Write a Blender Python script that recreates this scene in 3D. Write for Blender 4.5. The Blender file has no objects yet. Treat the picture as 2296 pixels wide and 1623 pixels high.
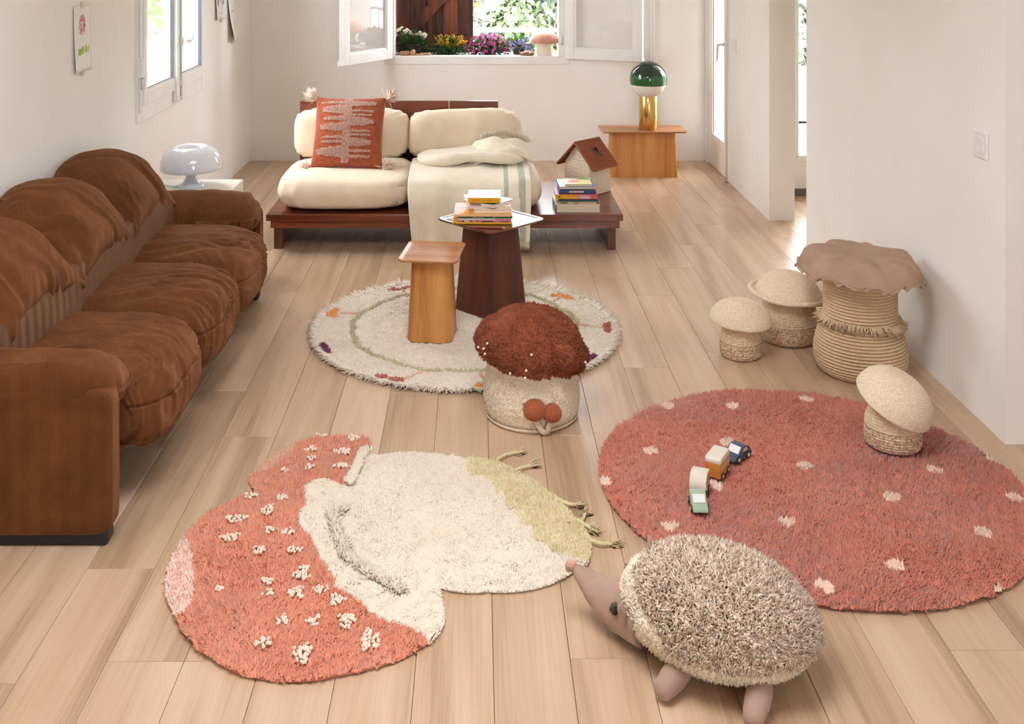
import bpy, bmesh, math, random
import numpy as np
from mathutils import Vector, Matrix, Euler

random.seed(7)
rng = np.random.default_rng(7)
SC = bpy.context.scene
COL = SC.collection
PI = math.pi

# ---------------------------------------------------------------- camera
cam_d = bpy.data.cameras.new('camera')
cam_d.sensor_fit = 'HORIZONTAL'
cam_d.sensor_width = 36.0
cam_d.lens = 36.0 * 2350.0 / 2296.0
cam_d.shift_x = (1148 - 1070) / 2296.0          # perspective-control lens: camera level, picture shifted down
cam_d.shift_y = -(811.5 + 126) / 2296.0
cam_d.clip_end = 500
cam = bpy.data.objects.new('camera', cam_d)
COL.objects.link(cam)
cam.location = (0, 0, 1.80)
cam.rotation_euler = (PI / 2, 0, 0)
SC.camera = cam

# ---------------------------------------------------------------- sky, daylight, exposure
SKY = 8.8
w = bpy.data.worlds.new('overcast_sky'); SC.world = w
w.use_nodes = True
bg = w.node_tree.nodes['Background']
bg.inputs['Color'].default_value = (0.94, 0.985, 1.07, 1)
bg.inputs['Strength'].default_value = SKY
SC.view_settings.view_transform = 'Standard'
SC.view_settings.look = 'None'
SC.view_settings.gamma = 1.0
SC.view_settings.use_curve_mapping = False
SC.view_settings.exposure = 1.06
SC.cycles.max_bounces = 6
SC.cycles.diffuse_bounces = 4
SC.cycles.use_adaptive_sampling = True
SC.cycles.adaptive_threshold = 0.08
SC.cycles.adaptive_min_samples = 16
SC.cycles.glossy_bounces = 4
SC.cycles.transparent_max_bounces = 12
SC.cycles.sample_clamp_indirect = 8.0
SC.cycles.caustics_reflective = False
SC.cycles.caustics_refractive = False
SC.cycles.use_denoising = True

def portal(name, loc, rot, sx, sy):
    """daylight portal: tells the renderer where the sky enters the room"""
    l = bpy.data.lights.new(name, 'AREA'); l.shape = 'RECTANGLE'; l.size = sx; l.size_y = sy
    l.cycles.is_portal = True
    o = bpy.data.objects.new(name, l); COL.objects.link(o)
    o.location = loc; o.rotation_euler = rot
    return o
portal('daylight_left_window', (-2.16, 6.52, 1.75), (0, -PI/2, 0), 1.75, 1.5)
portal('daylight_back_window', (0.0, 9.12, 1.55), (-PI/2, 0, 0), 1.5, 1.5)
portal('daylight_glazed_door', (2.10, 8.30, 1.3), (0, PI/2, 0), 2.2, 0.6)
portal('daylight_rear_window', (1.5, -1.55, 1.4), (PI/2, 0, 0), 1.0, 1.8)
portal('daylight_roof_light', (-0.2, 2.4, 2.84), (0, 0, 0), 1.4, 1.5)
portal('daylight_hall_window', (3.0, 7.62, 1.2), (-PI/2, 0, 0), 1.5, 1.9)

# ---------------------------------------------------------------- materials
def sr(c):
    """sRGB 0-255 -> linear"""
    return tuple(((v / 255.0) / 12.92 if v / 255.0 <= 0.04045 else ((v / 255.0 + 0.055) / 1.055) ** 2.4) for v in c) + (1.0,)

MATS = {}
def nodes_of(name):
    m = bpy.data.materials.new(name); m.use_nodes = True
    nt = m.node_tree
    return m, nt, nt.nodes['Principled BSDF']

def mat(name, c1, c2=None, scale=30, stretch=(1, 1, 1), rough=0.7, bump=0.0, bscale=None, bdist=0.002,
        metal=0.0, sheen=0.0, spec=0.5, island=0.0, coat=0.0, detail=4, rnd=0.0):
    """general procedural surface: two-tone noise colour, noise bump, optional variation per tuft / per object"""
    if name in MATS: return MATS[name]
    m, nt, b = nodes_of(name); N = nt.nodes; L = nt.links
    b.inputs['Roughness'].default_value = rough
    b.inputs['Metallic'].default_value = metal
    b.inputs['Specular IOR Level'].default_value = spec
    if sheen:
        b.inputs['Sheen Weight'].default_value = sheen
        b.inputs['Sheen Roughness'].default_value = 0.4
    if coat:
        b.inputs['Coat Weight'].default_value = coat; b.inputs['Coat Roughness'].default_value = 0.08
    c1 = sr(c1); c2 = sr(c2) if c2 else c1
    tc = N.new('ShaderNodeTexCoord'); mp = N.new('ShaderNodeMapping')
    L.new(tc.outputs['Object'], mp.inputs['Vector'])
    mp.inputs['Scale'].default_value = stretch
    col = None
    if c2 != c1:
        nz = N.new('ShaderNodeTexNoise'); nz.inputs['Scale'].default_value = scale; nz.inputs['Detail'].default_value = detail
        L.new(mp.outputs['Vector'], nz.inputs['Vector'])
        rp = N.new('ShaderNodeValToRGB')
        rp.color_ramp.elements[0].position = 0.33; rp.color_ramp.elements[1].position = 0.67
        rp.color_ramp.elements[0].color = c1; rp.color_ramp.elements[1].color = c2
        L.new(nz.outputs['Fac'], rp.inputs['Fac']); col = rp.outputs['Color']
    if island or rnd:
        hs = N.new('ShaderNodeHueSaturation')
        if col is not None: L.new(col, hs.inputs['Color'])
        else: hs.inputs['Color'].default_value = c1
        mr = N.new('ShaderNodeMapRange')
        if island:
            g = N.new('ShaderNodeNewGeometry'); L.new(g.outputs['Random Per Island'], mr.inputs['Value'])
        else:
            g = N.new('ShaderNodeObjectInfo'); L.new(g.outputs['Random'], mr.inputs['Value'])
        a = island or rnd
        mr.inputs['To Min'].default_value = 1 - a; mr.inputs['To Max'].default_value = 1 + a
        L.new(mr.outputs['Result'], hs.inputs['Value']); col = hs.outputs['Color']
    if col is not None: L.new(col, b.inputs['Base Color'])
    else: b.inputs['Base Color'].default_value = c1
    if bump:
        nb = N.new('ShaderNodeTexNoise'); nb.inputs['Scale'].default_value = bscale or scale; nb.inputs['Detail'].default_value = 3
        L.new(mp.outputs['Vector'], nb.inputs['Vector'])
        bp = N.new('ShaderNodeBump'); bp.inputs['Strength'].default_value = bump; bp.inputs['Distance'].default_value = bdist
        L.new(nb.outputs['Fac'], bp.inputs['Height']); L.new(bp.outputs['Normal'], b.inputs['Normal'])
    MATS[name] = m
    return m

def wood(name, dark, mid, light, grain=(26, 1.6, 26), rough=0.4, spec=0.5, bump=0.15, coat=0.0, vary=0.06, knots=True):
    """long-grained timber; grain runs along the axis whose stretch is smallest; every plank is offset by its own random number"""
    if name in MATS: return MATS[name]
    m, nt, b = nodes_of(name); N = nt.nodes; L = nt.links
    b.inputs['Roughness'].default_value = rough; b.inputs['Specular IOR Level'].default_value = spec
    if coat: b.inputs['Coat Weight'].default_value = coat; b.inputs['Coat Roughness'].default_value = 0.12
    tc = N.new('ShaderNodeTexCoord'); oi = N.new('ShaderNodeObjectInfo')
    mul = N.new('ShaderNodeVectorMath'); mul.operation = 'SCALE'; mul.inputs['Scale'].default_value = 1.0
    cmb = N.new('ShaderNodeCombineXYZ')
    mm = N.new('ShaderNodeMath'); mm.operation = 'MULTIPLY'; mm.inputs[1].default_value = 37.0
    L.new(oi.outputs['Random'], mm.inputs[0])
    for i in range(3): L.new(mm.outputs[0], cmb.inputs[i])
    add = N.new('ShaderNodeVectorMath'); add.operation = 'ADD'
    L.new(tc.outputs['Object'], add.inputs[0]); L.new(cmb.outputs[0], add.inputs[1])
    # broad figure
    mp = N.new('ShaderNodeMapping'); mp.inputs['Scale'].default_value = tuple(g * 0.28 for g in grain); L.new(add.outputs[0], mp.inputs['Vector'])
    n1 = N.new('ShaderNodeTexNoise'); n1.inputs['Scale'].default_value = 1.0; n1.inputs['Detail'].default_value = 5; n1.inputs['Distortion'].default_value = 0.9
    L.new(mp.outputs['Vector'], n1.inputs['Vector'])
    # fine pores
    mp2 = N.new('ShaderNodeMapping'); mp2.inputs['Scale'].default_value = tuple(g * (5.5 if g > 8 else 2.2) for g in grain); L.new(add.outputs[0], mp2.inputs['Vector'])
    n2 = N.new('ShaderNodeTexNoise'); n2.inputs['Scale'].default_value = 1.0; n2.inputs['Detail'].default_value = 3; L.new(mp2.outputs['Vector'], n2.inputs['Vector'])
    # cathedral rings
    wv = N.new('ShaderNodeTexNoise'); wv.inputs['Scale'].default_value = 1.0; wv.inputs['Detail'].default_value = 1.0
    mp3 = N.new('ShaderNodeMapping'); mp3.inputs['Scale'].default_value = tuple(g * 0.13 for g in grain); L.new(add.outputs[0], mp3.inputs['Vector'])
    L.new(mp3.outputs['Vector'], wv.inputs['Vector'])
    sn = N.new('ShaderNodeMath'); sn.operation = 'MULTIPLY'; sn.inputs[1].default_value = 60.0; L.new(wv.outputs['Fac'], sn.inputs[0])
    sn2 = N.new('ShaderNodeMath'); sn2.operation = 'SINE'; L.new(sn.outputs[0], sn2.inputs[0])
    mixa = N.new('ShaderNodeMath'); mixa.operation = 'MULTIPLY_ADD'; mixa.inputs[1].default_value = 0.055; L.new(sn2.outputs[0], mixa.inputs[0]); L.new(n1.outputs['Fac'], mixa.inputs[2])
    sub = N.new('ShaderNodeMath'); sub.operation = 'SUBTRACT'; sub.inputs[1].default_value = 0.5; L.new(n2.outputs['Fac'], sub.inputs[0])
    mixb = N.new('ShaderNodeMath'); mixb.operation = 'MULTIPLY_ADD'; mixb.inputs[1].default_value = 0.40; L.new(sub.outputs[0], mixb.inputs[0]); L.new(mixa.outputs[0], mixb.inputs[2])
    rp = N.new('ShaderNodeValToRGB'); e = rp.color_ramp.elements
    e[0].position = 0.26; e[0].color = sr(dark); e[1].position = 0.72; e[1].color = sr(light)
    x = e.new(0.48); x.color = sr(mid)
    L.new(mixb.outputs[0], rp.inputs['Fac'])
    hs = N.new('ShaderNodeHueSaturation'); L.new(rp.outputs['Color'], hs.inputs['Color'])
    mr = N.new('ShaderNodeMapRange'); mr.inputs['To Min'].default_value = 1 - vary; mr.inputs['To Max'].default_value = 1 + vary
    L.new(oi.outputs['Random'], mr.inputs['Value']); L.new(mr.outputs['Result'], hs.inputs['Value'])
    L.new(hs.outputs['Color'], b.inputs['Base Color'])
    if bump:
        bp = N.new('ShaderNodeBump'); bp.inputs['Strength'].default_value = bump; bp.inputs['Distance'].default_value = 0.001
        L.new(n2.outputs['Fac'], bp.inputs['Height']); L.new(bp.outputs['Normal'], b.inputs['Normal'])
    MATS[name] = m
    return m

def herringbone(name, c1, c2, band=0.03, rib=0.0042, rough=0.85, sheen=0.6):
    """ribbed velvet woven in a herringbone"""
    if name in MATS: return MATS[name]
    m, nt, b = nodes_of(name); N = nt.nodes; L = nt.links
    b.inputs['Roughness'].default_value = rough; b.inputs['Sheen Weight'].default_value = sheen; b.inputs['Sheen Roughness'].default_value = 0.35
    b.inputs['Sheen Tint'].default_value = sr((190, 135, 95)); b.inputs['Specular IOR Level'].default_value = 0.15
    tc = N.new('ShaderNodeTexCoord'); sp = N.new('ShaderNodeSeparateXYZ'); L.new(tc.outputs['Object'], sp.inputs[0])
    def math_(op, a, bb=None, c=None):
        n = N.new('ShaderNodeMath'); n.operation = op
        for i, v in enumerate((a, bb, c)):
            if v is None: continue
            if isinstance(v, (int, float)): n.inputs[i].default_value = v
            else: L.new(v, n.inputs[i])
        return n.outputs[0]
    u = math_('ADD', sp.outputs['X'], sp.outputs['Y'])
    v = math_('MULTIPLY_ADD', sp.outputs['X'], 0.6, sp.outputs['Z'])
    tri = math_('PINGPONG', u, band)
    ph = math_('ADD', v, tri)
    s = math_('SINE', math_('MULTIPLY', ph, 2 * PI / rib))
    nz = N.new('ShaderNodeTexNoise'); nz.inputs['Scale'].default_value = 7; nz.inputs['Detail'].default_value = 5
    L.new(tc.outputs['Object'], nz.inputs['Vector'])
    f = math_('MULTIPLY_ADD', s, 0.16, math_('MULTIPLY_ADD', nz.outputs['Fac'], 0.45, 0.28))
    rp = N.new('ShaderNodeValToRGB'); rp.color_ramp.elements[0].position = 0.3; rp.color_ramp.elements[1].position = 0.75
    rp.color_ramp.elements[0].color = sr(c1); rp.color_ramp.elements[1].color = sr(c2)
    L.new(f, rp.inputs['Fac']); L.new(rp.outputs['Color'], b.inputs['Base Color'])
    bp = N.new('ShaderNodeBump'); bp.inputs['Strength'].default_value = 0.5; bp.inputs['Distance'].default_value = 0.0012
    L.new(s, bp.inputs['Height']); L.new(bp.outputs['Normal'], b.inputs['Normal'])
    MATS[name] = m
    return m

def glass(name, tint=(1, 1, 1, 1), gloss=0.06):
    if name in MATS: return MATS[name]
    m = bpy.data.materials.new(name); m.use_nodes = True
    nt = m.node_tree; N = nt.nodes; L = nt.links; N.clear()
    out = N.new('ShaderNodeOutputMaterial'); mx = N.new('ShaderNodeMixShader')
    tr = N.new('ShaderNodeBsdfTransparent'); tr.inputs['Color'].default_value = tint
    gl = N.new('ShaderNodeBsdfGlossy'); gl.inputs['Roughness'].default_value = 0.02
    lw = N.new('ShaderNodeLayerWeight'); lw.inputs['Blend'].default_value = 0.5      # facing term is two-sided: a thin pane
    pw = N.new('ShaderNodeMath'); pw.operation = 'POWER'; pw.inputs[1].default_value = 5.0
    L.new(lw.outputs['Facing'], pw.inputs[0])
    ma = N.new('ShaderNodeMath'); ma.operation = 'MULTIPLY_ADD'; ma.inputs[1].default_value = 0.5; ma.inputs[2].default_value = gloss
    L.new(pw.outputs[0], ma.inputs[0])
    L.new(ma.outputs[0], mx.inputs[0]); L.new(tr.outputs[0], mx.inputs[1]); L.new(gl.outputs[0], mx.inputs[2]); L.new(mx.outputs[0], out.inputs[0])
    MATS[name] = m
    return m

# ---------------------------------------------------------------- mesh helpers
def np_mesh(name, V, F):
    V = np.asarray(V, dtype=np.float32); F = np.asarray(F, dtype=np.int32)
    me = bpy.data.meshes.new(name)
    n, k = F.shape
    me.vertices.add(len(V)); me.vertices.foreach_set('co', V.ravel())
    me.loops.add(n * k); me.loops.foreach_set('vertex_index', F.ravel())
    me.polygons.add(n); me.polygons.foreach_set('loop_start', np.arange(0, n * k, k, dtype=np.int32))
    me.polygons.foreach_set('loop_total', np.full(n, k, dtype=np.int32))
    me.update(calc_edges=True)
    return me

def link(name, me, m=None, parent=None, loc=None, rot=None, smooth=False):
    if m is not None:
        me.materials.clear(); me.materials.append(m)
    if smooth: me.polygons.foreach_set('use_smooth', np.ones(len(me.polygons), dtype=bool))
    o = bpy.data.objects.new(name, me); COL.objects.link(o)
    if parent is not None: o.parent = parent
    if loc is not None: o.location = loc
    if rot is not None: o.rotation_euler = rot
    return o

def tag(o, label, cat, group=None, kind=None):
    o['label'] = label
    if cat: o['category'] = cat
    if group: o['group'] = group
    if kind: o['kind'] = kind
    return o

def thing(name, label, cat, loc=(0, 0, 0), rz=0.0, group=None, kind=None, rot=None):
    o = bpy.data.objects.new(name, None); COL.objects.link(o)
    o.empty_display_size = 0.05
    o.location = loc; o.rotation_euler = rot or (0, 0, rz)
    return tag(o, label, cat, group, kind)

def structure(o, label, cat):
    return tag(o, label, cat, None, 'structure')

class MB:
    """collects shapes of ONE part"""
    def __init__(s): s.bm = bmesh.new()
    def box(s, lo, hi, bevel=0.0, seg=2, mtx=None):
        lo = Vector(lo); hi = Vector(hi)
        r = bmesh.ops.create_cube(s.bm, size=1.0)
        vs = r['verts']
        c = (lo + hi) / 2; d = hi - lo
        for v in vs: v.co = Vector((v.co.x * d.x, v.co.y * d.y, v.co.z * d.z)) + c
        if bevel:
            es = list({e for v in vs for e in v.link_edges})
            rr = bmesh.ops.bevel(s.bm, geom=es, offset=min(bevel, min(d) * 0.45), segments=seg, affect='EDGES', profile=0.5)
            vs = list({v for f in rr['faces'] for v in f.verts} | {v for v in vs if v.is_valid})
        if mtx is not None: bmesh.ops.transform(s.bm, matrix=mtx, verts=vs)
        return s
    def prism(s, pts, z0, z1, bevel=0.0, mtx=None, seg=2):
        """polygon pts (x, y) extruded z0..z1"""
        vs = [s.bm.verts.new((p[0], p[1], z0)) for p in pts]
        f = s.bm.faces.new(vs)
        f.normal_update()
        if f.normal.z > 0: f.normal_flip()
        r = bmesh.ops.extrude_face_region(s.bm, geom=[f])
        nv = [g for g in r['geom'] if isinstance(g, bmesh.types.BMVert)]
        for v in nv: v.co.z = z1
        allv = vs + nv
        if bevel:
            es = list({e for v in allv for e in v.link_edges})
            rr = bmesh.ops.bevel(s.bm, geom=es, offset=bevel, segments=seg, affect='EDGES', profile=0.5)
            allv = list({v for ff in rr['faces'] for v in ff.verts} | {v for v in allv if v.is_valid})
        if mtx is not None: bmesh.ops.transform(s.bm, matrix=mtx, verts=allv)
        return s
    def add(s, V, F):
        vs = [s.bm.verts.new(v) for v in V]
        for f in F:
            try: s.bm.faces.new([vs[i] for i in f])
            except ValueError: pass
        return s
    def tube(s, pts, r, seg=10, cap=True):
        V, F = tube_np(pts, r, seg, cap)
        return s.add(V, F)
    def lathe(s, prof, seg=40, center=(0, 0, 0)):
        V, F = lathe_np(prof, seg)
        return s.add([tuple(np.array(v) + np.array(center)) for v in V], F)
    def build(s, name, m, parent=None, loc=None, rot=None, smooth=False, angle=None):
        bmesh.ops.recalc_face_normals(s.bm, faces=s.bm.faces)
        me = bpy.data.meshes.new(name); s.bm.to_mesh(me); s.bm.free()
        o = link(name, me, m, parent, loc, rot, smooth or angle is not None)
        if angle is not None:
            me.set_sharp_from_angle(angle=math.radians(angle))
        return o

def tube_np(pts, r, seg=10, cap=True):
    P = np.array(pts, float); n = len(P)
    R = np.full(n, r, float) if np.isscalar(r) else np.array(r, float)
    T = np.gradient(P, axis=0); T /= np.linalg.norm(T, axis=1)[:, None] + 1e-9
    up = np.array([0, 0, 1.0])
    if abs(T[0] @ up) > 0.9: up = np.array([1.0, 0, 0])
    V = []; a = np.cross(T[0], up); a /= np.linalg.norm(a)
    for i in range(n):
        a = a - T[i] * (a @ T[i]); a /= np.linalg.norm(a) + 1e-9
        b = np.cross(T[i], a)
        for k in range(seg):
            t = 2 * PI * k / seg
            V.append(P[i] + R[i] * (math.cos(t) * a + math.sin(t) * b))
    F = []
    for i in range(n - 1):
        for k in range(seg):
            k2 = (k + 1) % seg
            F.append((i * seg + k, i * seg + k2, (i + 1) * seg + k2, (i + 1) * seg + k))
    if cap:
        F.append(tuple(range(seg - 1, -1, -1))); F.append(tuple((n - 1) * seg + k for k in range(seg)))
    return [tuple(v) for v in V], F

def lathe_np(prof, seg=40):
    V = []; F = []; rings = []
    for (r, z) in prof:
        if r < 1e-6: rings.append([len(V)]); V.append((0, 0, z))
        else:
            ids = []
            for k in range(seg):
                t = 2 * PI * k / seg; ids.append(len(V)); V.append((r * math.cos(t), r * math.sin(t), z))
            rings.append(ids)
    for a, b in zip(rings[:-1], rings[1:]):
        if len(a) == 1 and len(b) == 1: continue
        for k in range(seg):
            k2 = (k + 1) % seg
            if len(a) == 1: F.append((a[0], b[k2], b[k]))
            elif len(b) == 1: F.append((a[k], a[k2], b[0]))
            else: F.append((a[k], a[k2], b[k2], b[k]))
    return V, F

def lathe(name, prof, m, parent=None, seg=48, loc=None, rot=None, smooth=True, angle=None, warp=None):
    V, F = lathe_np(prof, seg)
    if warp is not None: V = [tuple(v) for v in warp(np.array(V))]
    me = bpy.data.meshes.new(name); me.from_pydata(V, [], F); me.update()
    o = link(name, me, m, parent, loc, rot, smooth)
    if angle: me.set_sharp_from_angle(angle=math.radians(angle))
    return o

# value noise for displacement
def _h(i, j, k):
    s = np.sin(i * 127.1 + j * 311.7 + k * 74.7) * 43758.5453
    return s - np.floor(s)
def vnoise(P):
    I = np.floor(P); f = P - I; f = f * f * (3 - 2 * f)
    x, y, z = I[:, 0], I[:, 1], I[:, 2]; fx, fy, fz = f[:, 0], f[:, 1], f[:, 2]
    def lerp(a, b, t): return a + (b - a) * t
    c = lerp(lerp(lerp(_h(x, y, z), _h(x + 1, y, z), fx), lerp(_h(x, y + 1, z), _h(x + 1, y + 1, z), fx), fy),
             lerp(lerp(_h(x, y, z + 1), _h(x + 1, y, z + 1), fx), lerp(_h(x, y + 1, z + 1), _h(x + 1, y + 1, z + 1), fx), fy), fz)
    return c - 0.5
def fbm(P, s, o=3):
    P = np.asarray(P, float) * s; r = 0; a = 1.0
    for _ in range(o): r = r + a * vnoise(P); P = P * 2.03 + 17.3; a *= 0.5
    return r

_CS = {}
def cubegrid(n):
    """welded cube surface, n x n quads a side, in [-1, 1]^3"""
    if n in _CS: return _CS[n]
    t = np.linspace(-1, 1, n + 1)
    A, B = np.meshgrid(t, t, indexing='ij'); a = A.ravel(); b = B.ravel(); one = np.ones_like(a)
    faces = [np.c_[one, a, b], np.c_[-one, b, a], np.c_[b, one, a], np.c_[a, -one, b], np.c_[a, b, one], np.c_[b, a, -one]]
    V = np.concatenate(faces)
    idx = np.arange((n + 1) ** 2).reshape(n + 1, n + 1)
    q = np.stack([idx[:-1, :-1], idx[1:, :-1], idx[1:, 1:], idx[:-1, 1:]], -1).reshape(-1, 4)
    F = np.concatenate([q + i * (n + 1) ** 2 for i in range(6)])
    U, inv = np.unique(np.round(V, 5), axis=0, return_inverse=True)
    _CS[n] = (U, inv.reshape(-1)[F])
    return _CS[n]

def rounded(n, size, p=4.0):
    """superellipsoid pillow block with half-extents size/2; p small = rounder"""
    U, F = cubegrid(n)
    if np.isscalar(p): p = (p, p, p)
    W = U * (0.55 + 0.45 * np.abs(U) ** 0.6)                        # spread points towards edges
    W = U
    k = (np.abs(W[:, 0]) ** p[0] + np.abs(W[:, 1]) ** p[1] + np.abs(W[:, 2]) ** p[2])
    k = k ** (1.0 / (sum(p) / 3))
    V = W / k[:, None] * (np.array(size) / 2)
    return V, F.copy()

def pillow_np(n, w, h, t, pinch=0.12, edge=0.012, pw=0.45):
    """square scatter cushion lying in XY, thickness along Z, with pinched corners"""
    U, F = cubegrid(n)
    x, y, z = U[:, 0], U[:, 1], U[:, 2]
    prof = np.clip((1 - np.abs(x) ** 2.4), 0, 1) ** pw * np.clip((1 - np.abs(y) ** 2.4), 0, 1) ** pw
    k = 1 - pinch * (1 - np.abs(y) ** 2) * np.abs(x) ** 1.5
    k2 = 1 - pinch * (1 - np.abs(x) ** 2) * np.abs(y) ** 1.5
    X = x * k * w / 2; Y = y * k2 * h / 2
    Z = z * (edge / 2 + prof * (t / 2 - edge / 2))
    return np.c_[X, Y, Z], F.copy()

def tuft_np(P, Nn, length, width, lean=0.5, seg=1, curl=0.0, jitter=0.35, bias=None):
    """P (n,3) roots, Nn (n,3) normals -> pyramidal yarn ends; seg 2 adds a bend"""
    n = len(P)
    l = length * (1 + jitter * (rng.random(n) * 2 - 1)); wd = width * (1 + 0.3 * (rng.random(n) * 2 - 1))
    d = Nn + lean * rng.normal(size=(n, 3)) * 0.6
    if bias is not None: d = d + bias
    d /= np.linalg.norm(d, axis=1)[:, None]
    r = rng.normal(size=(n, 3)); a = np.cross(d, r); a /= np.linalg.norm(a, axis=1)[:, None]; b = np.cross(d, a)
    ang = np.array([0, 2 * PI / 3, 4 * PI / 3])
    ring = np.stack([np.cos(t) * a + np.sin(t) * b for t in ang], 1)          # n,3,3
    base = P[:, None, :] + ring * wd[:, None, None] * 0.5
    if seg == 1:
        tip = P + d * l[:, None]
        V = np.concatenate([base, tip[:, None, :]], 1).reshape(-1, 3)
        o = (np.arange(n) * 4)[:, None]
        F = np.stack([o + np.array([[0, 1, 3]]), o + np.array([[1, 2, 3]]), o + np.array([[2, 0, 3]])], 1).reshape(-1, 3)
        return V, F
    mid = P + d * (l * 0.55)[:, None]
    d2 = d + curl * rng.normal(size=(n, 3)); d2 /= np.linalg.norm(d2, axis=1)[:, None]
    tip = mid + d2 * (l * 0.5)[:, None]
    mring = mid[:, None, :] + ring * wd[:, None, None] * 0.55
    V = np.concatenate([base, mring, tip[:, None, :]], 1).reshape(-1, 3)
    o = (np.arange(n) * 7)[:, None]
    T = []
    for k in range(3):
        k2 = (k + 1) % 3
        T += [[k, k2, 3 + k2], [k, 3 + k2, 3 + k], [3 + k, 3 + k2, 6]]
    F = (o[:, :, None] + np.array(T)[None]).reshape(-1, 3)
    return V, F

def in_poly(P, poly):
    x, y = P[:, 0], P[:, 1]; poly = np.array(poly); c = np.zeros(len(P), bool)
    n = len(poly); j = n - 1
    for i in range(n):
        xi, yi = poly[i]; xj, yj = poly[j]
        m = ((yi > y) != (yj > y)) & (x < (xj - xi) * (y - yi) / (yj - yi + 1e-12) + xi)
        c ^= m; j = i
    return c

def smooth_poly(pts, n=4, closed=True):
    """Catmull-Rom through pts"""
    P = [Vector((p[0], p[1], 0)) for p in pts]; N = len(P); out = []
    rngi = range(N) if closed else range(N - 1)
    for i in rngi:
        p0, p1, p2, p3 = (P[(i - 1) % N], P[i], P[(i + 1) % N], P[(i + 2) % N]) if closed else (P[max(i - 1, 0)], P[i], P[i + 1], P[min(i + 2, N - 1)])
        for k in range(n):
            t = k / n
            v = 0.5 * ((2 * p1) + (p2 - p0) * t + (2 * p0 - 5 * p1 + 4 * p2 - p3) * t * t + (3 * p1 - p0 - 3 * p2 + p3) * t ** 3)
            out.append((v.x, v.y))
    if not closed: out.append((P[-1].x, P[-1].y))
    return out

def grid_points(lo, hi, step):
    xs = np.arange(lo[0], hi[0], step); ys = np.arange(lo[1], hi[1], step)
    X, Y = np.meshgrid(xs, ys); P = np.c_[X.ravel(), Y.ravel()]
    return P + (rng.random(P.shape) - 0.5) * step * 0.95

def text_part(name, txt, size, m, parent, mtx, extrude=0.0002, align='CENTER'):
    cu = bpy.data.curves.new(name, 'FONT'); cu.body = txt; cu.size = size; cu.extrude = extrude
    cu.align_x = align; cu.align_y = 'CENTER'
    tmp = bpy.data.objects.new('lettering_curve', cu); COL.objects.link(tmp)
    dg = bpy.context.evaluated_depsgraph_get()
    me = bpy.data.meshes.new_from_object(tmp.evaluated_get(dg))
    bpy.data.objects.remove(tmp); bpy.data.curves.remove(cu)
    me.name = name; me.transform(mtx)
    return link(name, me, m, parent)
FRONT = Matrix.Rotation(PI / 2, 4, 'X')       # XY lettering stood up to face -Y
# ================================================================ STRUCTURE
PLASTER = mat('plaster_white', (240, 234, 226), (244, 239, 232), scale=2.5, rough=0.85, bump=0.25, bscale=14, bdist=0.004, spec=0.25)
PAINT = mat('white_paint', (240, 236, 230), (244, 241, 236), scale=6, rough=0.42, bump=0.04, bscale=60)
DARKGAP = mat('floor_joint', (122, 92, 68), rough=0.9)
OAKFLOOR = wood('oak_floor', (168, 136, 106), (196, 164, 132), (210, 180, 150), grain=(22, 1.3, 22), rough=0.29, spec=0.6, bump=0.10, vary=0.035)
GLASS = glass('window_glass')
STEEL = mat('brushed_steel', (190, 190, 188), (215, 215, 212), scale=200, stretch=(1, 1, 8), rough=0.3, metal=1.0)
HANDLE = mat('white_enamel', (232, 230, 226), (236, 234, 230), scale=30, rough=0.3)

# ---- floor: screed with planks laid on it
def build_floor():
    m = MB()
    m.box((-2.14, -1.6, -0.10), (4.6, 8.75, -0.013))
    fl = m.build('floor', DARKGAP)
    structure(fl, 'light oak plank floor running towards the window wall', 'floor')
    W = 0.194; G = 0.0006
    meshes = {}
    def plank_mesh(L):
        key = round(L, 3)
        if key not in meshes:
            mb = MB(); mb.box((-W / 2 + G, -L / 2 + G, -0.013), (W / 2 - G, L / 2 - G, 0.0), bevel=0.0009, seg=1)
            bmesh.ops.recalc_face_normals(mb.bm, faces=mb.bm.faces)
            me = bpy.data.meshes.new('plank'); mb.bm.to_mesh(me); mb.bm.free(); me.materials.append(OAKFLOOR)
            meshes[key] = me
        return meshes[key]
    FULL = 1.20
    known = {-3: 2.63, -4: 3.02, -2: 3.83, 0: 4.20, 1: 4.23, 3: 3.84, 5: 4.45, -5: 3.75, 2: 3.10, 4: 2.66}
    k0, k1 = -9, 14
    y0, y1 = 1.2, 8.74
    for k in range(k0, k1):
        x = -0.348 + W * k + W / 2
        if x > 2.2: y0k, y1k = 4.0, 7.5
        else: y0k, y1k = y0, y1
        j = known.get(k, None)
        if j is None: j = y0 + FULL * ((k * 0.377 + 0.21) % 1.0)
        ends = [y0k]; e = j
        while e > y0k + 0.05: e -= FULL
        e += FULL
        while e < y1k - 0.05:
            if e > y0k + 0.05: ends.append(e)
            e += FULL
        ends.append(y1k)
        for a, b in zip(ends[:-1], ends[1:]):
            L = round(b - a, 3)
            o = bpy.data.objects.new('plank', plank_mesh(L)); COL.objects.link(o); o.parent = fl
            o.location = (x, (a + b) / 2, 0)
    # rest of the boards, behind the camera and in the side bay, where nothing is told apart
    m = MB(); m.box((-2.14, -1.6, -0.013), (4.6, 1.199, 0.0)); m.box((2.1745, 1.2, -0.013), (4.6, 3.9, 0.0)); m.box((2.3685, 3.9, -0.013), (4.2, 7.5, 0.0))
    o = m.build('board_field', OAKFLOOR, fl)
    return fl
build_floor()

H = 2.70
def wall(name, boxes, label, m=PLASTER):
    mb = MB()
    for lo, hi in boxes: mb.box(lo, hi)
    return structure(mb.build(name, m), label, 'wall')
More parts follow.
